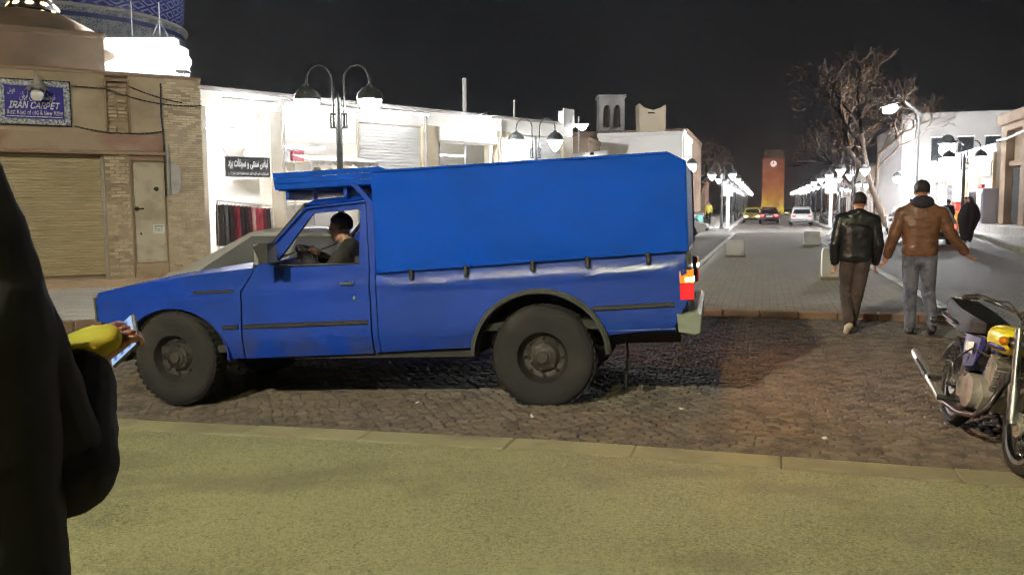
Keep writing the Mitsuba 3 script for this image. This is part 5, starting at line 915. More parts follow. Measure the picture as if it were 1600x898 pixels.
# the driver, seated, facing the truck's nose (local x backwards): body frame turned so that +y runs to -s
DW = TW @ M4(np.array([[0, -1, 0], [1, 0, 0], [0, 0, 1.0]]), (1.47 * .97 - .022, .42, -.087))
person('driver with short dark hair and dark jumper at the wheel of the pickup', dict(head=(.02, .08, 1.525), neck=(0, .0, 1.37), chest=(0, -.03, 1.18), waist=(0, -.05, 1.0), pel=(0, -.06, .86), shL=(-.19, -.02, 1.30), shR=(.19, -.02, 1.30), elL=(-.25, .12, 1.10), elR=(.24, .12, 1.10), wrL=(-.13, .34, 1.29), wrR=(.14, .34, 1.29),
       hipL=(-.10, -.02, .84), hipR=(.10, -.02, .84), knL=(-.13, .36, .86), knR=(.13, .36, .86), anL=(-.12, .52, .64), anR=(.12, .52, .64), toL=(-.12, .66, .62), toR=(.12, .66, .62)), DW,
       dict(skin='skin', hair='hair_black', jacket='sweater_olive', trousers='trouser_brown', shoe='shoe_black'), face=(0, 1, -.05), puff=1.02, curl=.9)
# the figure close to the camera at the left edge
FW = place((-.92, 1.33, grp(-.9)), 0, 1.0)
FJ = {k: np.array(v, float) for k, v in dict(neck=(0, 0, 1.66), chest=(0, 0, 1.36), waist=(0, 0, 1.08), pel=(0, 0, .95), shL=(-.22, 0, 1.52), shR=(.075, 0, 1.50), elR=(.135, .13, 1.08), wrR=(.045, .37, 1.215), elL=(-.33, .05, 1.1), wrL=(-.2, .32, 1.15), hipL=(-.1, 0, .92), hipR=(.1, 0, .92), knL=(-.11, 0, .5), knR=(.11, 0, .5), anL=(-.11, -.02, .08), anR=(.11, -.02, .08), toL=(-.12, .14, .04), toR=(.12, .14, .04), head=(0, .02, 1.80)).items()}
c = FJ['chest']; FJ['chL'], FJ['chR'] = c + [-.1, 0, 0], c + [.06, 0, 0]; FJ['waL'], FJ['waR'] = FJ['waist'] + [-.1, 0, 0], FJ['waist'] + [.062, 0, 0]; FJ['skL'], FJ['skR'] = np.array([-.12, 0, .45]), np.array([.055, 0, .45])
fk = thing('person', 'person in black coat at the left edge raising a phone', 'person')
hp, Rm = head_parts(FJ['head'], (0, 1, 0))
hd_ = unit(np.array([.45, .55, .45])); hn = unit(np.array([-.2, -.9, .35])); hs = unit(np.cross(hd_, hn))
body = chain(FJ, [[('neck', .06), ('head', .06)], [('chL', .09), ('chR', .09), ('waL', .08), ('waR', .08)], [('waL', .08), ('waR', .08), ('hipL', .09), ('hipR', .09)], [('neck', .06), ('shL', .05), ('shR', .05), ('chest', .07)], [('shR', .052), ('elR', .04)], [('elR', .04), ('wrR', .027)], [('shL', .052), ('elL', .04)], [('elL', .04), ('wrL', .027)],
                     [('hipL', .08), ('knL', .05)], [('knL', .05), ('anL', .04)], [('hipR', .08), ('knR', .05)], [('knR', .05), ('anR', .04)], [('anL', .04), ('toL', .03)], [('anR', .04), ('toR', .03)]], .012, 5, hp + hand(FJ['wrR'] + np.array([0, .01, .01]), hd_, hn, -hs if hs[0] > 0 else hs, .62) + hand(FJ['wrL'], (0.3, .5, .8), (0, -1, .3), (1, 0, 0), .6))
put(fk + '__body', body, 'skin_warm', True, FW); put(fk + '__hair', hair_mesh(FJ['head'], (0, 1, 0)), 'hair_black', True, FW)
put(fk + '__eyes', cat([sph(FJ['head'] + Rm @ np.array([sx, .078, .006]), .0115, 2) for sx in (-.032, .032)]), 'eye_dark', True, FW)
coat = chain(FJ, [[('chL', .13), ('chR', .125), ('waL', .125), ('waR', .12)], [('waL', .125), ('waR', .12), ('skL', .14), ('skR', .135)], [('neck', .085), ('shL', .085), ('shR', .078), ('chL', .12), ('chR', .115)], [('shL', .085), ('elL', .075)], [('elL', .075), ('wrL', .06)], [('shR', .076), ('elR', .07)]], .016, 14)
sl_ = chain({**FJ, 'cu': FJ['elR'] * .16 + FJ['wrR'] * .84}, [[('elR', .085), ('cu', .066)]], .014, 8)
put(fk + '__coat', folds(cat([coat]), .012, 6, 2), 'coat_black', True, FW); put(fk + '__sleeve', folds(sl_, .010, 8, 4), 'coat_black', True, FW)
FJ['g0'], FJ['g1'], FJ['g2'], FJ['g3'] = FJ['elR'] * .2 + FJ['wrR'] * .8, FJ['wrR'] + [-.004, .008, .03], FJ['wrR'] + hd_ * .05 + [-.012, 0, .022], FJ['wrR'] + hd_ * .075 + [0, -.012, .012]
put(fk + '__cuff', folds(chain(FJ, [[('g0', .048), ('g1', .036)], [('g1', .040), ('g2', .030), ('g3', .028)]], .01, 6), .008, 22, 3), 'yellow_glove', True, FW, label='yellow knitted cuff reaching over the back of the hand')
FJ['hmL'], FJ['hmR'] = FJ['anL'] + [0, 0, .03], FJ['anR'] + [0, 0, .03]
put(fk + '__trousers', folds(chain(FJ, [[('hipL', .09), ('hipR', .085)], [('hipL', .09), ('knL', .075)], [('knL', .075), ('hmL', .065)], [('hipR', .085), ('knR', .07)], [('knR', .07), ('hmR', .065)]], .02, 8), .01, 7, 3), 'coat_black', True, FW)
for s in 'LR': put(num(fk + '__shoe'), chain(FJ, [[('an' + s, .06), ('to' + s, .045)]], .02, 4), 'shoe_black', True, FW)
ph = thing('phone', 'phone with glowing screen held up in the yellow cuffed hand', 'phone'); pc = FJ['wrR'] + np.array([.035, .125, .035])
PM = FW @ place(pc, -.95, 1, rx=-.3, ry=1.0); put(ph + '__case', box(-.038, .038, -.005, .004, -.06, .06, .004), 'black_plastic', 30, PM)
put(ph + '__screen', box(-.034, .034, -.0062, -.0052, -.054, .054), 'dark_glass', False, PM, emit=(.4, .58, .85), weight=.1); put(ph + '__screen_panel', cat([box(-.03, .03, -.0070, -.0064, z, z + .012) for z in (-.04, -.01, .025)]), 'dark_glass', False, PM, emit=(.06, .14, .35), weight=.02)
# the woman in the chador
cw = thing('person', 'woman wrapped in a black chador standing on the right pavement', 'person'); CW = place(uv(7.12, 34.4, .14), -.4, 1.0)
rows = [(1.655, .01, .01), (1.64, .06, .07), (1.60, .095, .11), (1.53, .108, .125), (1.46, .112, .125), (1.41, .15, .14), (1.36, .215, .165), (1.27, .255, .19), (1.12, .30, .21), (.95, .345, .24), (.8, .33, .24), (.6, .28, .22), (.4, .23, .2), (.2, .2, .19), (.08, .19, .18)]
V, F, n = [], [], 40
for j, (z, rx, ry) in enumerate(rows):
    for i in range(n):
        a = 2 * math.pi * i / n; f = 1 + min(1, max(0, j - 4) / 4) * (.085 * math.sin(7 * a + j * .3) + .05 * math.sin(11 * a - j * .4) + .05 * math.sin(3 * a + 1)); V.append([rx * math.cos(a) * f + .04 * math.sin(j * .35), ry * math.sin(a) * f, z])
for j in range(len(rows) - 1):
    for i in range(n): a, b = j * n + i, j * n + (i + 1) % n; F += [[a, b + n, b], [a, a + n, b + n]]
F += [[0, i, i + 1] for i in range(1, n - 1)] + [[(len(rows) - 1) * n, (len(rows) - 1) * n + i + 1, (len(rows) - 1) * n + i] for i in range(1, n - 1)]
put(cw + '__chador', tm(V, F), 'chador_black', True, CW)
hp, _ = head_parts((0, -.03, 1.51), (0, -1, 0)); put(cw + '__body', chain({'a': (0, 0, 1.35), 'b': (0, -.02, 1.5), 'c': (-.07, 0, .08), 'd': (-.07, -.12, .04), 'e': (.07, 0, .08), 'f': (.07, -.12, .04), 'g': (0, 0, .9)}, [[('a', .07), ('b', .05)], [('a', .12), ('g', .12)], [('g', .09), ('c', .045)], [('c', .045), ('d', .035)], [('g', .09), ('e', .045)], [('e', .045), ('f', .035)]], .02, 4, hp), 'skin', True, CW)
put(cw + '__shoe', chain({'c': (-.07, 0, .06), 'd': (-.07, -.13, .04)}, [[('c', .05), ('d', .042)]], .02, 3), 'shoe_black', True, CW); put(cw + '__shoe_001', chain({'c': (.07, 0, .06), 'd': (.07, -.13, .04)}, [[('c', .05), ('d', .042)]], .02, 3), 'shoe_black', True, CW)
# small figures farther off
def far_person(label, loc, rz, top, legs, s=1.0, extra=None):
    J = {k: np.array(v, float) for k, v in BASE.items()}; k = thing('person', label, 'person'); W = place(loc, rz, s)
    hp, _ = head_parts(J['head'], (0, 1, 0)); put(k + '__body', chain(J, [[('neck', .055), ('head', .055)], [('elL', .035), ('wrL', .028)], [('elR', .035), ('wrR', .028)], [('chest', .1), ('pel', .1)], [('anL', .04), ('toL', .03)], [('anR', .04), ('toR', .03)]], .03, 3, hp + hand(J['wrL'], (0, .2, -1), (-1, 0, 0), (0, 1, 0)) + hand(J['wrR'], (0, .2, -1), (1, 0, 0), (0, 1, 0))), 'skin', True, W)
    put(k + '__hair', hair_mesh(J['head'], (0, 1, 0)), 'hair_black', True, W)
    put(k + '__coat', folds(chain(J, [[('shL', .075), ('shR', .075), ('chest', .13), ('pel', .14)], [('shL', .07), ('elL', .055)], [('elL', .055), ('wrL', .042)], [('shR', .07), ('elR', .055)], [('elR', .055), ('wrR', .042)]], .03, 6), .02, 8, 3), top, True, W)
    put(k + '__trousers', chain(J, [[('hipL', .1), ('hipR', .1)], [('hipL', .1), ('knL', .07)], [('knL', .07), ('anL', .055)], [('hipR', .1), ('knR', .07)], [('knR', .07), ('anR', .055)]], .03, 5), legs, True, W)
    return k
mat('coat_yellow', (.6, .5, .06), .8); mat('coat_red', (.35, .05, .06), .8)
far_person('dark figure between the two walking men in the distance', uv(6.3, 41.5, .05), .2, 'coat_black', 'hood_navy')
far_person('distant figure in dark coat just left of the brown jacket', uv(7.6, 40.5, .05), .1, 'hood_navy', 'coat_black', .97); far_person('distant figure in red top behind the brown jacket sleeve', uv(8.9, 43.5, .12), 1.2, 'coat_red', 'denim')
far_person('distant figure in yellow vest on the left footway', uv(-3.9, 64.5, .14), 2.6, 'coat_yellow', 'coat_black', 1.0); far_person('distant dark figure on the left footway beyond the teal bin', uv(-3.0, 71, .14), .3, 'coat_black', 'coat_black'); far_person('distant dark figure near the shops of the left footway', uv(-5.6, 66, .14), .9, 'hood_navy', 'denim')

# ---------------------------------------------------------------- cars
mat('grey_glass', (.1, .105, .11), .15, spec=.7); mat('car_silver', (.42, .42, .41), .35, .3, clearcoat=.6); mat('car_white', (.68, .68, .66), .4, clearcoat=.6); mat('car_dark', (.05, .012, .014), .35, clearcoat=.7); mat('car_taxi', (.6, .42, .03), .4, clearcoat=.5)
CW_T = lathe([(.17, .02), (.2, .0), (.27, -.004), (.29, .03), (.295, .09), (.285, .17), (.2, .18)], 28, 'y'); CW_R = lathe([(0, .03), (.06, .02), (.15, .05), (.185, .01), (.19, .1), (0, .12)], 24, 'y')
def flipy(m): q = m.copy(); q.vertices[:, 1] *= -1; q.invert(); return q
cply = {s: (mikit.ply(CW_T if s < 0 else flipy(CW_T), 'tyre_rubber', 40), mikit.ply(CW_R if s < 0 else flipy(CW_R), 'steel', 35)) for s in (-1, 1)}
def car(label, W, paint, L=4.1, w=1.62, H=1.42, fast=.55, lit=(1, 0), tail=(1.2, .03, .03), head=(9, 8, 6), glass='dark_glass'):
    # local x towards the nose, origin under the middle
    k = thing('parked_car', label, 'car'); h0, hb, hx = .22, .84, L / 2; Pp = lambda base, m, b, s=30, hold=None, **q: part(hold or k, base, m, b, s, W, **q)
    lower = [[x, y * (w / 2 - i), z] for y in (-1, 1) for x, z, i in ((-hx + .06, .3, .05), (-hx, .5, .06), (-hx + .02, hb - .02, .1), (-hx + .12, hb + .04, .12), (hx - .05, .28, .08), (hx, .48, .1), (hx - .04, hb - .2, .12), (hx - .9, hb, .06), (-.3, hb + .03, .02), (-.3, .5, 0), (hx - 1, .5, 0), (-hx + .8, .5, 0), (-hx + .6, h0, .04), (hx - .6, h0, .04))]
    wells = [m3.Manifold.cylinder(w + .4, .345, .345, 24, True).rotate([90, 0, 0]).translate([x, 0, .3]) for x in (-L * .3, L * .31)]
    bl = m3.Manifold.hull_points(np.array(lower)); 
    for c in wells: bl = bl - (c - m3.Manifold.cube([9, w - .42, 9], True))
    q = bl.to_mesh(); Pp('body', tm(q.vert_properties[:, :3], q.tri_verts), paint, 28)
    xr0, xr1, xb0, xb1 = -hx + fast + .25, .35, -hx + .18, 1.05; yb, yt = w / 2 - .06, w / 2 - .24
    ca = [[xb0, yb, hb], [xb1, yb, hb], [xr0, yt, H - .05], [xr1, yt, H - .05], [xr0 + .25, yt - .08, H], [xr1 - .25, yt - .08, H]]
    cab = hull([[x, s * y, z] for x, y, z in ca for s in (1, -1)]); Pp('cabin', cab, paint, 20)
    def pane(P4, off): 
        P4 = np.array(P4, float); nn = unit(np.cross(P4[1] - P4[0], P4[2] - P4[0])); c = P4.mean(0); nn = nn if nn @ (c - [0, 0, .8]) > 0 else -nn; Q = c + (P4 - c) * .86 
        return hull(np.vstack([Q + nn * off, Q - nn * .01]))
    z0, z1 = hb + .02, H - .06; lerp = lambda a, b, t: np.array(a, float) * (1 - t) + np.array(b, float) * t
    Pp('rear_window', pane([lerp([xb0, yb - .05, hb], [xr0, yt, z1], .55), lerp([xb0, -yb + .05, hb], [xr0, -yt, z1], .55), [xr0, -yt, z1], [xr0, yt, z1]] if fast > .9 else [[xb0, yb - .05, hb], [xb0, -yb + .05, hb], [xr0, -yt, z1], [xr0, yt, z1]], .006), glass, False)
    Pp('windshield', pane([[xb1, yb - .05, hb], [xb1, -yb + .05, hb], [xr1, -yt, z1], [xr1, yt, z1]], .006), glass, False)
    for s in (1, -1):
        A0, A1, B0, B1 = [xb0, s * yb, hb], [xb1, s * yb, hb], [xr0, s * yt, z1], [xr1, s * yt, z1]
        Pp('side_window', pane([lerp(A0, A1, .08), lerp(A0, A1, .5), lerp(B0, B1, .48), lerp(B0, B1, .02)], .006), glass, False); Pp('side_window', pane([lerp(A0, A1, .5), lerp(A0, A1, .95), lerp(B0, B1, .97), lerp(B0, B1, .5)], .006), glass, False)
        Pp('tail_light', box(-hx - .012, -hx + .06, s * (w / 2 - .27) - .13, s * (w / 2 - .27) + .13, hb - .22, hb - .06, .015), 'red_lens', 30, emit=tail, weight=.04); Pp('headlight', box(hx - .1, hx + .0, s * (w / 2 - .3) - .14, s * (w / 2 - .3) + .14, .52, .64, .015), 'white_lens', 30, **({'emit': head, 'weight': .15} if lit[1] else {}))
        Pp('mirror', box(xb1 - .25, xb1 - .12, s * (w / 2 + .08) - .07, s * (w / 2 + .08) + .07, hb + .02, hb + .14, .02), paint, 30)
    Pp('rear_bumper', box(-hx - .06, -hx + .12, -w / 2 + .06, w / 2 - .06, .34, .5, .03), 'black_plastic' if paint != 'car_white' else 'grey_paint'); Pp('front_bumper', box(hx - .1, hx + .05, -w / 2 + .08, w / 2 - .08, .3, .46, .03), 'black_plastic'); Pp('number_plate', box(-hx - .03, -hx + .02, -.26, .26, .56, .67), 'white_metal', False)
    for x in (-L * .3, L * .31):
        for s in (-1, 1):
            wk = part(k, 'wheel', cply[s][1], None, W=W @ M4(loc=(x, s * (w / 2 - .02), .295))); part(wk, 'tyre', cply[s][0], None, W=W @ M4(loc=(x, s * (w / 2 - .02), .295)))
    return k
RS = math.atan2(UC, US)       # the street's heading
q = (-2.35, 11.35); car('silver fastback car with red tail light passing behind the truck bonnet', place((q[0], q[1], -.19), -.25), 'car_silver', 4.3, 1.66, 1.45, 1.0, tail=(2.2, .25, .22), glass='grey_glass')
car('white saloon car driving away up the street seen from behind', place(uv(2.85, 72, 0), RS), 'car_white', 4.3, 1.72, 1.42, .75, tail=(.7, .3, .28))
car('dark red car with glowing tail lights left of the white saloon', place(uv(.45, 78, 0), RS), 'car_dark', 4.1, 1.66, 1.42, .6, tail=(9, .35, .3))
car('yellow taxi coming down the street with headlights on', place(uv(-1.0, 82, 0), RS + math.pi), 'car_taxi', 4.2, 1.66, 1.42, .7, lit=(1, 1), head=(42, 32, 16))
car('white car parked half hidden behind the truck tail', place(uv(-4.75, 43.4, 0), -.28), 'car_white', 4.2, 1.68, 1.42, .6, tail=(.5, .05, .05))
car('grey hatchback with a red tail light parked between the two walking men', place(uv(5.9, 36.6, 0), RS + .1), 'car_silver', 4.0, 1.66, 1.46, .4, tail=(7, .4, .3))
car('pale car parked behind the grey hatchback on the right lane', place(uv(7.6, 52, 0), RS), 'car_white', 4.2, 1.68, 1.42, .6)

# ---------------------------------------------------------------- motorbikes
mat('bike_yellow', (.7, .58, .02), .3, clearcoat=.7); mat('bike_blue', (.03, .03, .16), .3, clearcoat=.7); mat('bike_red', (.4, .03, .03), .3, clearcoat=.7); mat('engine_alloy', stain((.42, .4, .36), (.2, .19, .17), 9, .8, 60), .4, .6); mat('seat_vinyl', (.008, .0085, .009), .65, spec=.2); mat('pink_anodised', (.3, .25, .27), .3, .9); mat('silencer_metal', (.7, .7, .69), .33, .85)
def bike_wheel(R_, wd, near):
    ty = lathe([(R_ - .075, -.02), (R_ - .05, -wd / 2), (R_ - .02, -wd / 2 + .004), (R_, -wd * .22), (R_, wd * .22), (R_ - .02, wd / 2 - .004), (R_ - .05, wd / 2), (R_ - .075, .02)], 48 if near else 20, 'y')
    rm = lathe([(R_ - .085, -.032), (R_ - .055, -.036), (R_ - .058, .036), (R_ - .085, .032), (R_ - .075, 0), (R_ - .085, -.032)], 48 if near else 20, 'y')
    hb_ = cat([cyl([0, -.07, 0], [0, .07, 0], .035, n=14), cyl([0, -.06, 0], [0, -.045, 0], .075, n=18)])
    sp_ = [cyl([.03 * math.cos(a), (-.04, .04)[i % 2], .03 * math.sin(a)], [(R_ - .08) * math.cos(a + (.22, -.22)[(i // 2) % 2]), 0, (R_ - .08) * math.sin(a + (.22, -.22)[(i // 2) % 2])], .0024 if near else .005, n=4, caps=False) for i, a in enumerate(np.arange(32 if near else 10) * 2 * math.pi / (32 if near else 10))]
    return ty, rm, hb_, sp_
def motorbike(label, W, paint, panel, group=None):
    k = thing('motorbike', label, 'motorbike', group); Q = lambda base, m, b, s=30, hold=None, **q: part(hold or k, base, m, b, s, W, **q); WB, R_ = 1.24, .295
    ST = place((WB, 0, R_), 0, 1)
    for x, wd in ((0, .10), (WB, .085)):
        ty, rm, hb_, sp_ = bike_wheel(R_, wd, True); wk = Q('wheel', mv(rm, [x, 0, R_]), 'chrome'); Q('tyre', mv(ty, [x, 0, R_]), 'tyre_rubber', 40, wk); Q('hub', mv(hb_, [x, 0, R_]), 'engine_alloy', 30, wk); Q('spokes', mv(cat(sp_), [x, 0, R_]), 'chrome', True, wk)
    def guard(cx, a0, a1, r, w_): 
        P_ = [(cx + r * math.cos(a), R_ + r * math.sin(a)) for a in np.linspace(a0, a1, 16)]; I_ = [(cx + (r - .012) * math.cos(a), R_ + (r - .012) * math.sin(a)) for a in np.linspace(a1, a0, 16)]
        m = ey(Polygon(P_ + I_), -w_ / 2, w_ / 2, .03); d = np.hypot(m.vertices[:, 0] - cx, m.vertices[:, 2] - R_); t = np.abs(m.vertices[:, 1]) / (w_ / 2)
        f = (d - .05 * t ** 3) / d; m.vertices[:, 0] = cx + (m.vertices[:, 0] - cx) * f; m.vertices[:, 2] = R_ + (m.vertices[:, 2] - R_) * f; return m
    Q('front_mudguard', guard(WB, .2, 2.6, R_ + .05, .15), 'chrome', 40); Q('rear_mudguard', guard(0, .5, 2.75, R_ + .07, .17), 'chrome', 40)
    fk_ = Q('fork', cat([cyl([WB + .0, y, R_], [WB - .20, y, .86], .024, n=12) for y in (-.09, .09)] + [cyl([WB - .01, y, R_ + .02], [WB - .09, y, .52], .033, n=12) for y in (-.09, .09)] + [hull([[WB - .24, y, z] for y in (-.12, .12) for z in (.74, .80)] + [[WB - .16, y, z] for y in (-.12, .12) for z in (.74, .79)])]), 'steel', True)
    Q('headlight', lathe([(0, -.1), (.07, -.08), (.09, 0), (.085, .02), (0, .03)], 22, 'x'), 'black_plastic', 30) if False else Q('headlight', mv(lathe([(0, -.12), (.06, -.1), (.095, -.01), (.095, .02), (0, .03)], 22, 'x'), [WB - .06, 0, .80]), 'chrome', 30)
    Q('handlebar', tube([[WB - .42, -.36, .99], [WB - .30, -.30, 1.02], [WB - .24, -.10, .95], [WB - .22, 0, .92], [WB - .24, .10, .95], [WB - .30, .30, 1.02], [WB - .42, .36, .99]], .012, 8), 'chrome', True)
    for s in (-1, 1): Q('grip', cyl([WB - .43, s * .365, .99], [WB - .33, s * .315, 1.015], .019, n=10), 'black_plastic', True)
    tkm = sph([0, 0, 0], 1, 3); tv = tkm.vertices; tv[:] = np.sign(tv) * np.abs(tv) ** .75 * [.28, .125, .095]; tv[:, 1] *= np.where(tv[:, 0] > 0, 1, 1 + .5 * tv[:, 0]); tv[:, 2] += .03 * tv[:, 0]; tv += [.76, 0, .755]
    tk = Q('fuel_tank', tkm, paint, True); Q('tank_stripe', tr(tkm, M4(np.diag([.8, 1.02, .32]), (.155, 0, .47))), panel, True, tk)
    Q('side_panel', cat([hull([[x, s * y, z] for x, y, z in ((.20, .10, .70), (.52, .11, .72), (.50, .12, .52), (.30, .12, .48), (.22, .11, .62), (.2, .06, .7), (.52, .06, .72), (.4, .06, .48))]) for s in (-1, 1)]), panel, 25); Q('panel_badge', hull([[.30, y * .125, z] for y in (-1,) for z in (.60, .66)] + [[.46, -.128, .59], [.46, -.128, .68], [.40, -.135, .64], [.36, -.10, .63]]), 'white_metal', 25)
    st_ = [[x, s * y, z] for s in (-1, 1) for x, y, z in ((-.30, .10, .80), (-.28, .125, .84), (-.32, .10, .92), (.10, .13, .70), (.05, .125, .87), (.50, .09, .75), (.50, .085, .82), (.3, .12, .82))]; Q('seat', hull(st_), 'seat_vinyl', 35)
    Q('seat_end', hull([[x, y, z] for x in (-.335, -.31) for y, z in ((-.085, .80), (.085, .80), (-.10, .87), (.10, .87), (-.06, .925), (.06, .925))]), 'white_metal', 30); Q('grab_rail', tube([[.05, -.15, .76], [-.2, -.15, .78], [-.38, -.13, .81], [-.41, 0, .82], [-.38, .13, .81], [-.2, .15, .78], [.05, .15, .76]], .011, 8), 'chrome', True)
    Q('tail_light', cat([box(-.43, -.36, -.06, .06, .70, .78, .012)]), 'red_lens', 30); Q('lamp_bracket', box(-.38, -.28, -.04, .04, .69, .72, .006), 'black_plastic')
    for s in (-1, 1): Q('indicator', cat([sph([-.36, s * .17, .72], [.035, .03, .028], 2), cyl([-.36, 0, .72], [-.36, s * .15, .72], .008, n=6)]), 'black_plastic', True); Q('indicator', sph([WB - .12, s * .19, .78], [.035, .03, .028], 2), 'amber_lens', True)
    Q('frame_tube', cat([tube(p, .017, 8) for s in (-1, 1) for p in ([[WB - .27, 0, .80], [.9, s * .04, .50], [.82, s * .10, .26], [.4, s * .10, .24], [.32, s * .09, .45]], [[0, s * .09, R_], [.32, s * .09, .34], [.42, s * .08, .3]], [[WB - .27, 0, .84], [.5, s * .07, .70], [.1, s * .09, .70], [-.3, s * .09, .74]])]), 'black_plastic', True)
    [Q('shock_absorber', cyl([-.0, s * .12, R_ + .04], [.12, s * .12, .66], .018, n=10), 'chrome', True) for s in (-1, 1)]; [Q('shock_spring', tube( [[.02 + .1 * u_ / 60, s * .12 + .034 * math.cos(u_ * .9), R_ + .08 + .26 * u_ / 60 + .02 * math.sin(u_ * .9)] for u_ in range(1, 61)], .005, 4), 'black_plastic', True) for s in (-1, 1)]
    en = Q('engine', cat([hull([[x, y, z] for y in (-.12, .12) for x, z in ((.40, .26), (.74, .26), (.80, .36), (.70, .46), (.44, .46), (.36, .36))]), mv(lathe([(0, -.175), (.10, -.17), (.12, -.13), (.12, -.1), (0, -.1)], 24, 'y'), [.64, 0, .36]) if False else cyl([.62, -.17, .36], [.62, .17, .36], .115, n=24), cyl([.46, -.16, .36], [.46, .16, .36], .075, n=20)]), 'engine_alloy', 30)
    Q('cylinder_fin', cat([tr(box(-.085, .085, -.09, .09, i * .024, i * .024 + .012), place((.70, 0, .44), 0, 1, ry=.35)) for i in range(8)]), 'engine_alloy', False, en); Q('carburettor', cat([box(.5, .6, -.05, .05, .5, .6, .02), cyl([.36, -.08, .56], [.5, -.02, .56], .05, n=12)]), 'black_plastic', 30, en); Q('kick_lever', tube([[.46, -.16, .36], [.40, -.20, .42], [.36, -.21, .50], [.36, -.28, .52]], .011, 6), 'chrome', True, en)
    Q('exhaust_pipe', tube([[.80, -.03, .54], [.93, -.08, .48], [.95, -.13, .34], [.86, -.17, .24], [.62, -.19, .20], [.36, -.2, .205], [.18, -.2, .225]], .02, 10), 'pink_anodised' if label.startswith('yellow') else 'chrome', True); Q('silencer', tube([[.36, -.2, .2], [.28, -.2, .215], [-.42, -.225, .415], [-.48, -.227, .432]], [.022, .034, .036, .03], 14), 'silencer_metal', True); Q('silencer_shield', hull([[-.30, -.262, .375], [-.30, -.262, .40], [-.05, -.25, .305], [-.05, -.25, .33]] + [[-.30, -.25, .37], [-.30, -.25, .41], [-.05, -.235, .295], [-.05, -.235, .34]]), 'black_plastic', 20)
    Q('footrest', cat([cyl([.50, -.30, .26], [.50, .30, .26], .011, n=8)] + [cyl([.50, s * .30, .26], [.50, s * .22, .26], .02, n=8) for s in (-1, 1)]), 'black_plastic', True); [Q('rear_footrest', cyl([.12, s * .27, .34], [.12, s * .18, .34], .016, n=8), 'black_plastic', True) for s in (-1, 1)]; Q('chain_case', hull([[x, y, z] for y in (.10, .13) for x, z in ((0, R_ + .07), (0, R_ - .07), (.42, .41), (.42, .31), (-.07, R_))]), 'black_plastic', 20); Q('side_stand', tube([[.42, .10, .25], [.36, .26, .03], [.30, .28, .012]], .011, 6), 'black_plastic', True)
    for pts in ([[WB - .30, -.29, 1.0], [WB - .12, -.20, 1.02], [WB - .10, -.06, .85], [.9, -.05, .66], [.6, -.06, .58]], [[WB - .30, .29, 1.0], [WB - .10, .20, 1.0], [WB - .10, .05, .83], [WB - .05, .04, .45]], [[WB - .31, -.28, 1.0], [WB - .05, -.14, .96], [WB - .07, -.1, .6], [WB - .02, -.07, .36]], [[.7, -.1, .62], [.5, -.14, .64], [.3, -.12, .58], [.1, -.1, .5]]):
        P_ = np.array(pts); tt = np.linspace(0, len(P_) - 1, 18); Q('cable', tube(np.stack([np.interp(tt, range(len(P_)), P_[:, c]) for c in range(3)], 1), .006, 5), 'cable_black', True)
    Q('instrument', mv(lathe([(0, 0), (.045, 0), (.05, .05), (0, .055)], 16, 'z'), [WB - .17, -.055, .92]), 'black_plastic', 30)
    return k
MD = np.array([-.19, -1.0]); MR = np.array([3.02, 5.74])
f_ = unit([*MD, 0]); l_ = np.cross([0, 0, 1], f_); rl = math.radians(9); up_ = np.array([0, 0, 1]) * math.cos(rl) + l_ * math.sin(rl); l2 = np.cross(up_, f_)
motorbike('yellow and dark blue motorbike with chrome silencer leaning on its stand at right', M4(np.stack([f_, l2, up_], 1) * .91, (MR[0], MR[1], .008)), 'bike_yellow', 'bike_blue')
# far parked motorbikes, small in the picture
bt, br_, bh_, bs_ = bike_wheel(.295, .1, False)
BP = {'wheel': cat([mv(bt, [0, 0, .295]), mv(br_, [0, 0, .295])]), 'wheel_001': cat([mv(bt, [1.24, 0, .295]), mv(br_, [1.24, 0, .295])]), 'engine': hull([[x, y, z] for y in (-.12, .12) for x, z in ((.40, .26), (.74, .26), (.80, .5), (.44, .5), (.36, .36))]), 'seat': hull([[x, y, z] for y in (-.11, .11) for x, z in ((-.3, .8), (-.3, .88), (.5, .74), (.5, .82))]),
      'fork': cat([cyl([1.24, y, .295], [1.0, y, .95], .028, n=6) for y in (-.09, .09)] + [tube([[.82, -.36, .99], [1.0, 0, .95], [.82, .36, .99]], .014, 6), sph([1.14, 0, .8], .09, 1)]), 'silencer': cyl([.3, -.2, .22], [-.42, -.2, .4], .045, n=8), 'mudguard': hull([[x, y, z] for y in (-.07, .07) for x, z in ((-.36, .5), (-.1, .66), (.2, .62), (-.3, .6))])}
TKS = sph([.76, 0, .755], [.26, .13, .11], 2)
bm = {'wheel': 'tyre_rubber', 'wheel_001': 'tyre_rubber', 'engine': 'engine_alloy', 'seat': 'seat_vinyl', 'fork': 'chrome', 'silencer': 'chrome', 'mudguard': 'chrome'}
bply = {q: mikit.ply(m, bm[q], 30) for q, m in BP.items()}; tply = {c: mikit.ply(TKS, c, True) for c in ('bike_red', 'black_plastic', 'bike_blue')}
def far_bike(u, v, rz, z, c, label, group):
    k = thing('motorbike', label, 'motorbike', group); W = SF @ place((u, v, z), rz, 1, rx=-.12)
    for q in bply: put(f'{k}__{q}', bply[q], None, W=W)
    put(f'{k}__fuel_tank', tply[c], None, W=W)
cs = ('bike_red', 'black_plastic', 'bike_blue')
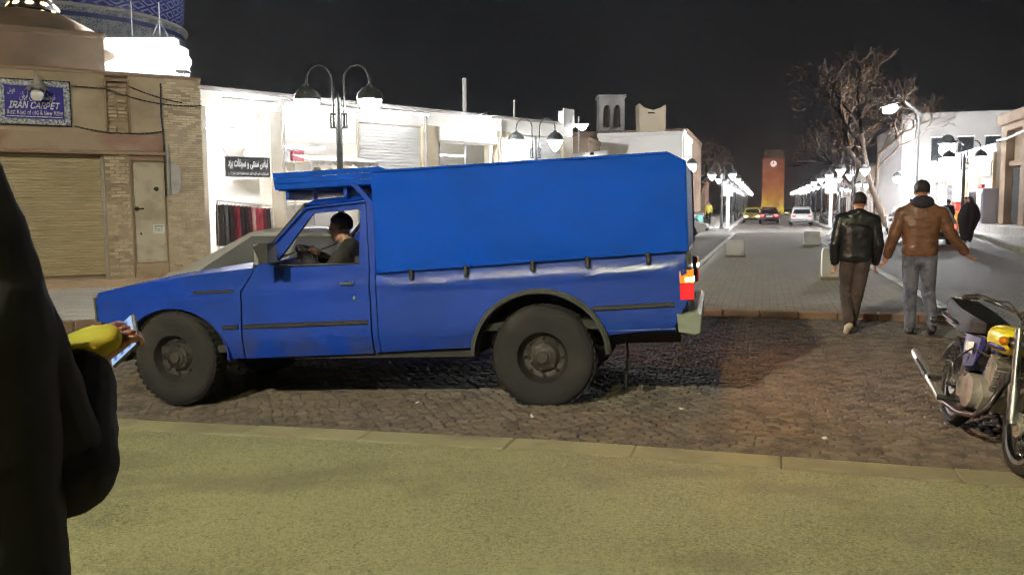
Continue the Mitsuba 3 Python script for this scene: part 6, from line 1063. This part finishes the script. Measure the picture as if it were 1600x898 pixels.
for i in range(9): far_bike(-5.6 + .25 * (i % 3), 56.5 + i * 1.15 + .2 * (i % 2), -.5 - .1 * (i % 3), .14, cs[i % 3], ORD[i] + ' motorbike from the near end of the row parked on the left footway', 'motorbikes parked on the left footway')
for i in range(8): far_bike(5.6 + .3 * (i % 2), 63 + i * 1.2, 2.9 + .12 * (i % 3), .14, cs[(i + 1) % 3], ORD[i] + ' motorbike from the near end of the row parked on the right footway', 'motorbikes parked on the right footway')
# scraps lying on the setts
for i, (u, v, L) in enumerate(((-2.6, 6.15, 'white paper scrap on the setts left of the rear wheel'), (-1.55, 5.75, 'white paper scrap on the setts in front of the rear wheel'), (-.55, 6.2, 'white paper scrap on the setts right of the rear wheel'), (.4, 5.62, 'white paper scrap near the kerb at right of the truck'), (5.1, 15.2, 'white paper scrap on the right lane behind the motorbike'), (5.6, 16.4, 'second white paper scrap on the right lane'))):
    k = thing('paper_scrap', L, 'paper'); s = .017 if i < 4 else .07; z = gz(u, v) + (.018 if i < 4 else -.02); r = np.random.default_rng(i)
    W = SF @ place((u, v, z), i * 1.3)
    put(k + '__sheet', hull([[x * s + r.normal() * .006, y * s * .6 + r.normal() * .006, .012 + r.uniform(0, .012)] for x in (-1, 0, 1) for y in (-1, 1)]), 'paper', False, W); put(k + '__fold', hull([[x * s * .5, y * s * .4 + .01, .016 + r.uniform(0, .02)] for x in (-1, 1) for y in (-1, 0, 1)]), 'paper', False, W)

# ---------------------------------------------------------------- the thin night haze that carries the glow of the lamps
scene['air'] = {'type': 'homogeneous', 'albedo': {'type': 'rgb', 'value': [0.9, 0.94, 0.99]}, 'sigma_t': 0.0009, 'phase': {'type': 'hg', 'g': 0.88}}
scene['haze'] = {'type': 'cube', 'to_world': mi.ScalarTransform4f().translate([0, 130, 13]).scale([290, 330, 15.5]), 'bsdf': {'type': 'null'}, 'interior': {'type': 'ref', 'id': 'air'}}
tag('haze', kind='stuff'); scene['camera']['medium'] = {'type': 'ref', 'id': 'air'}
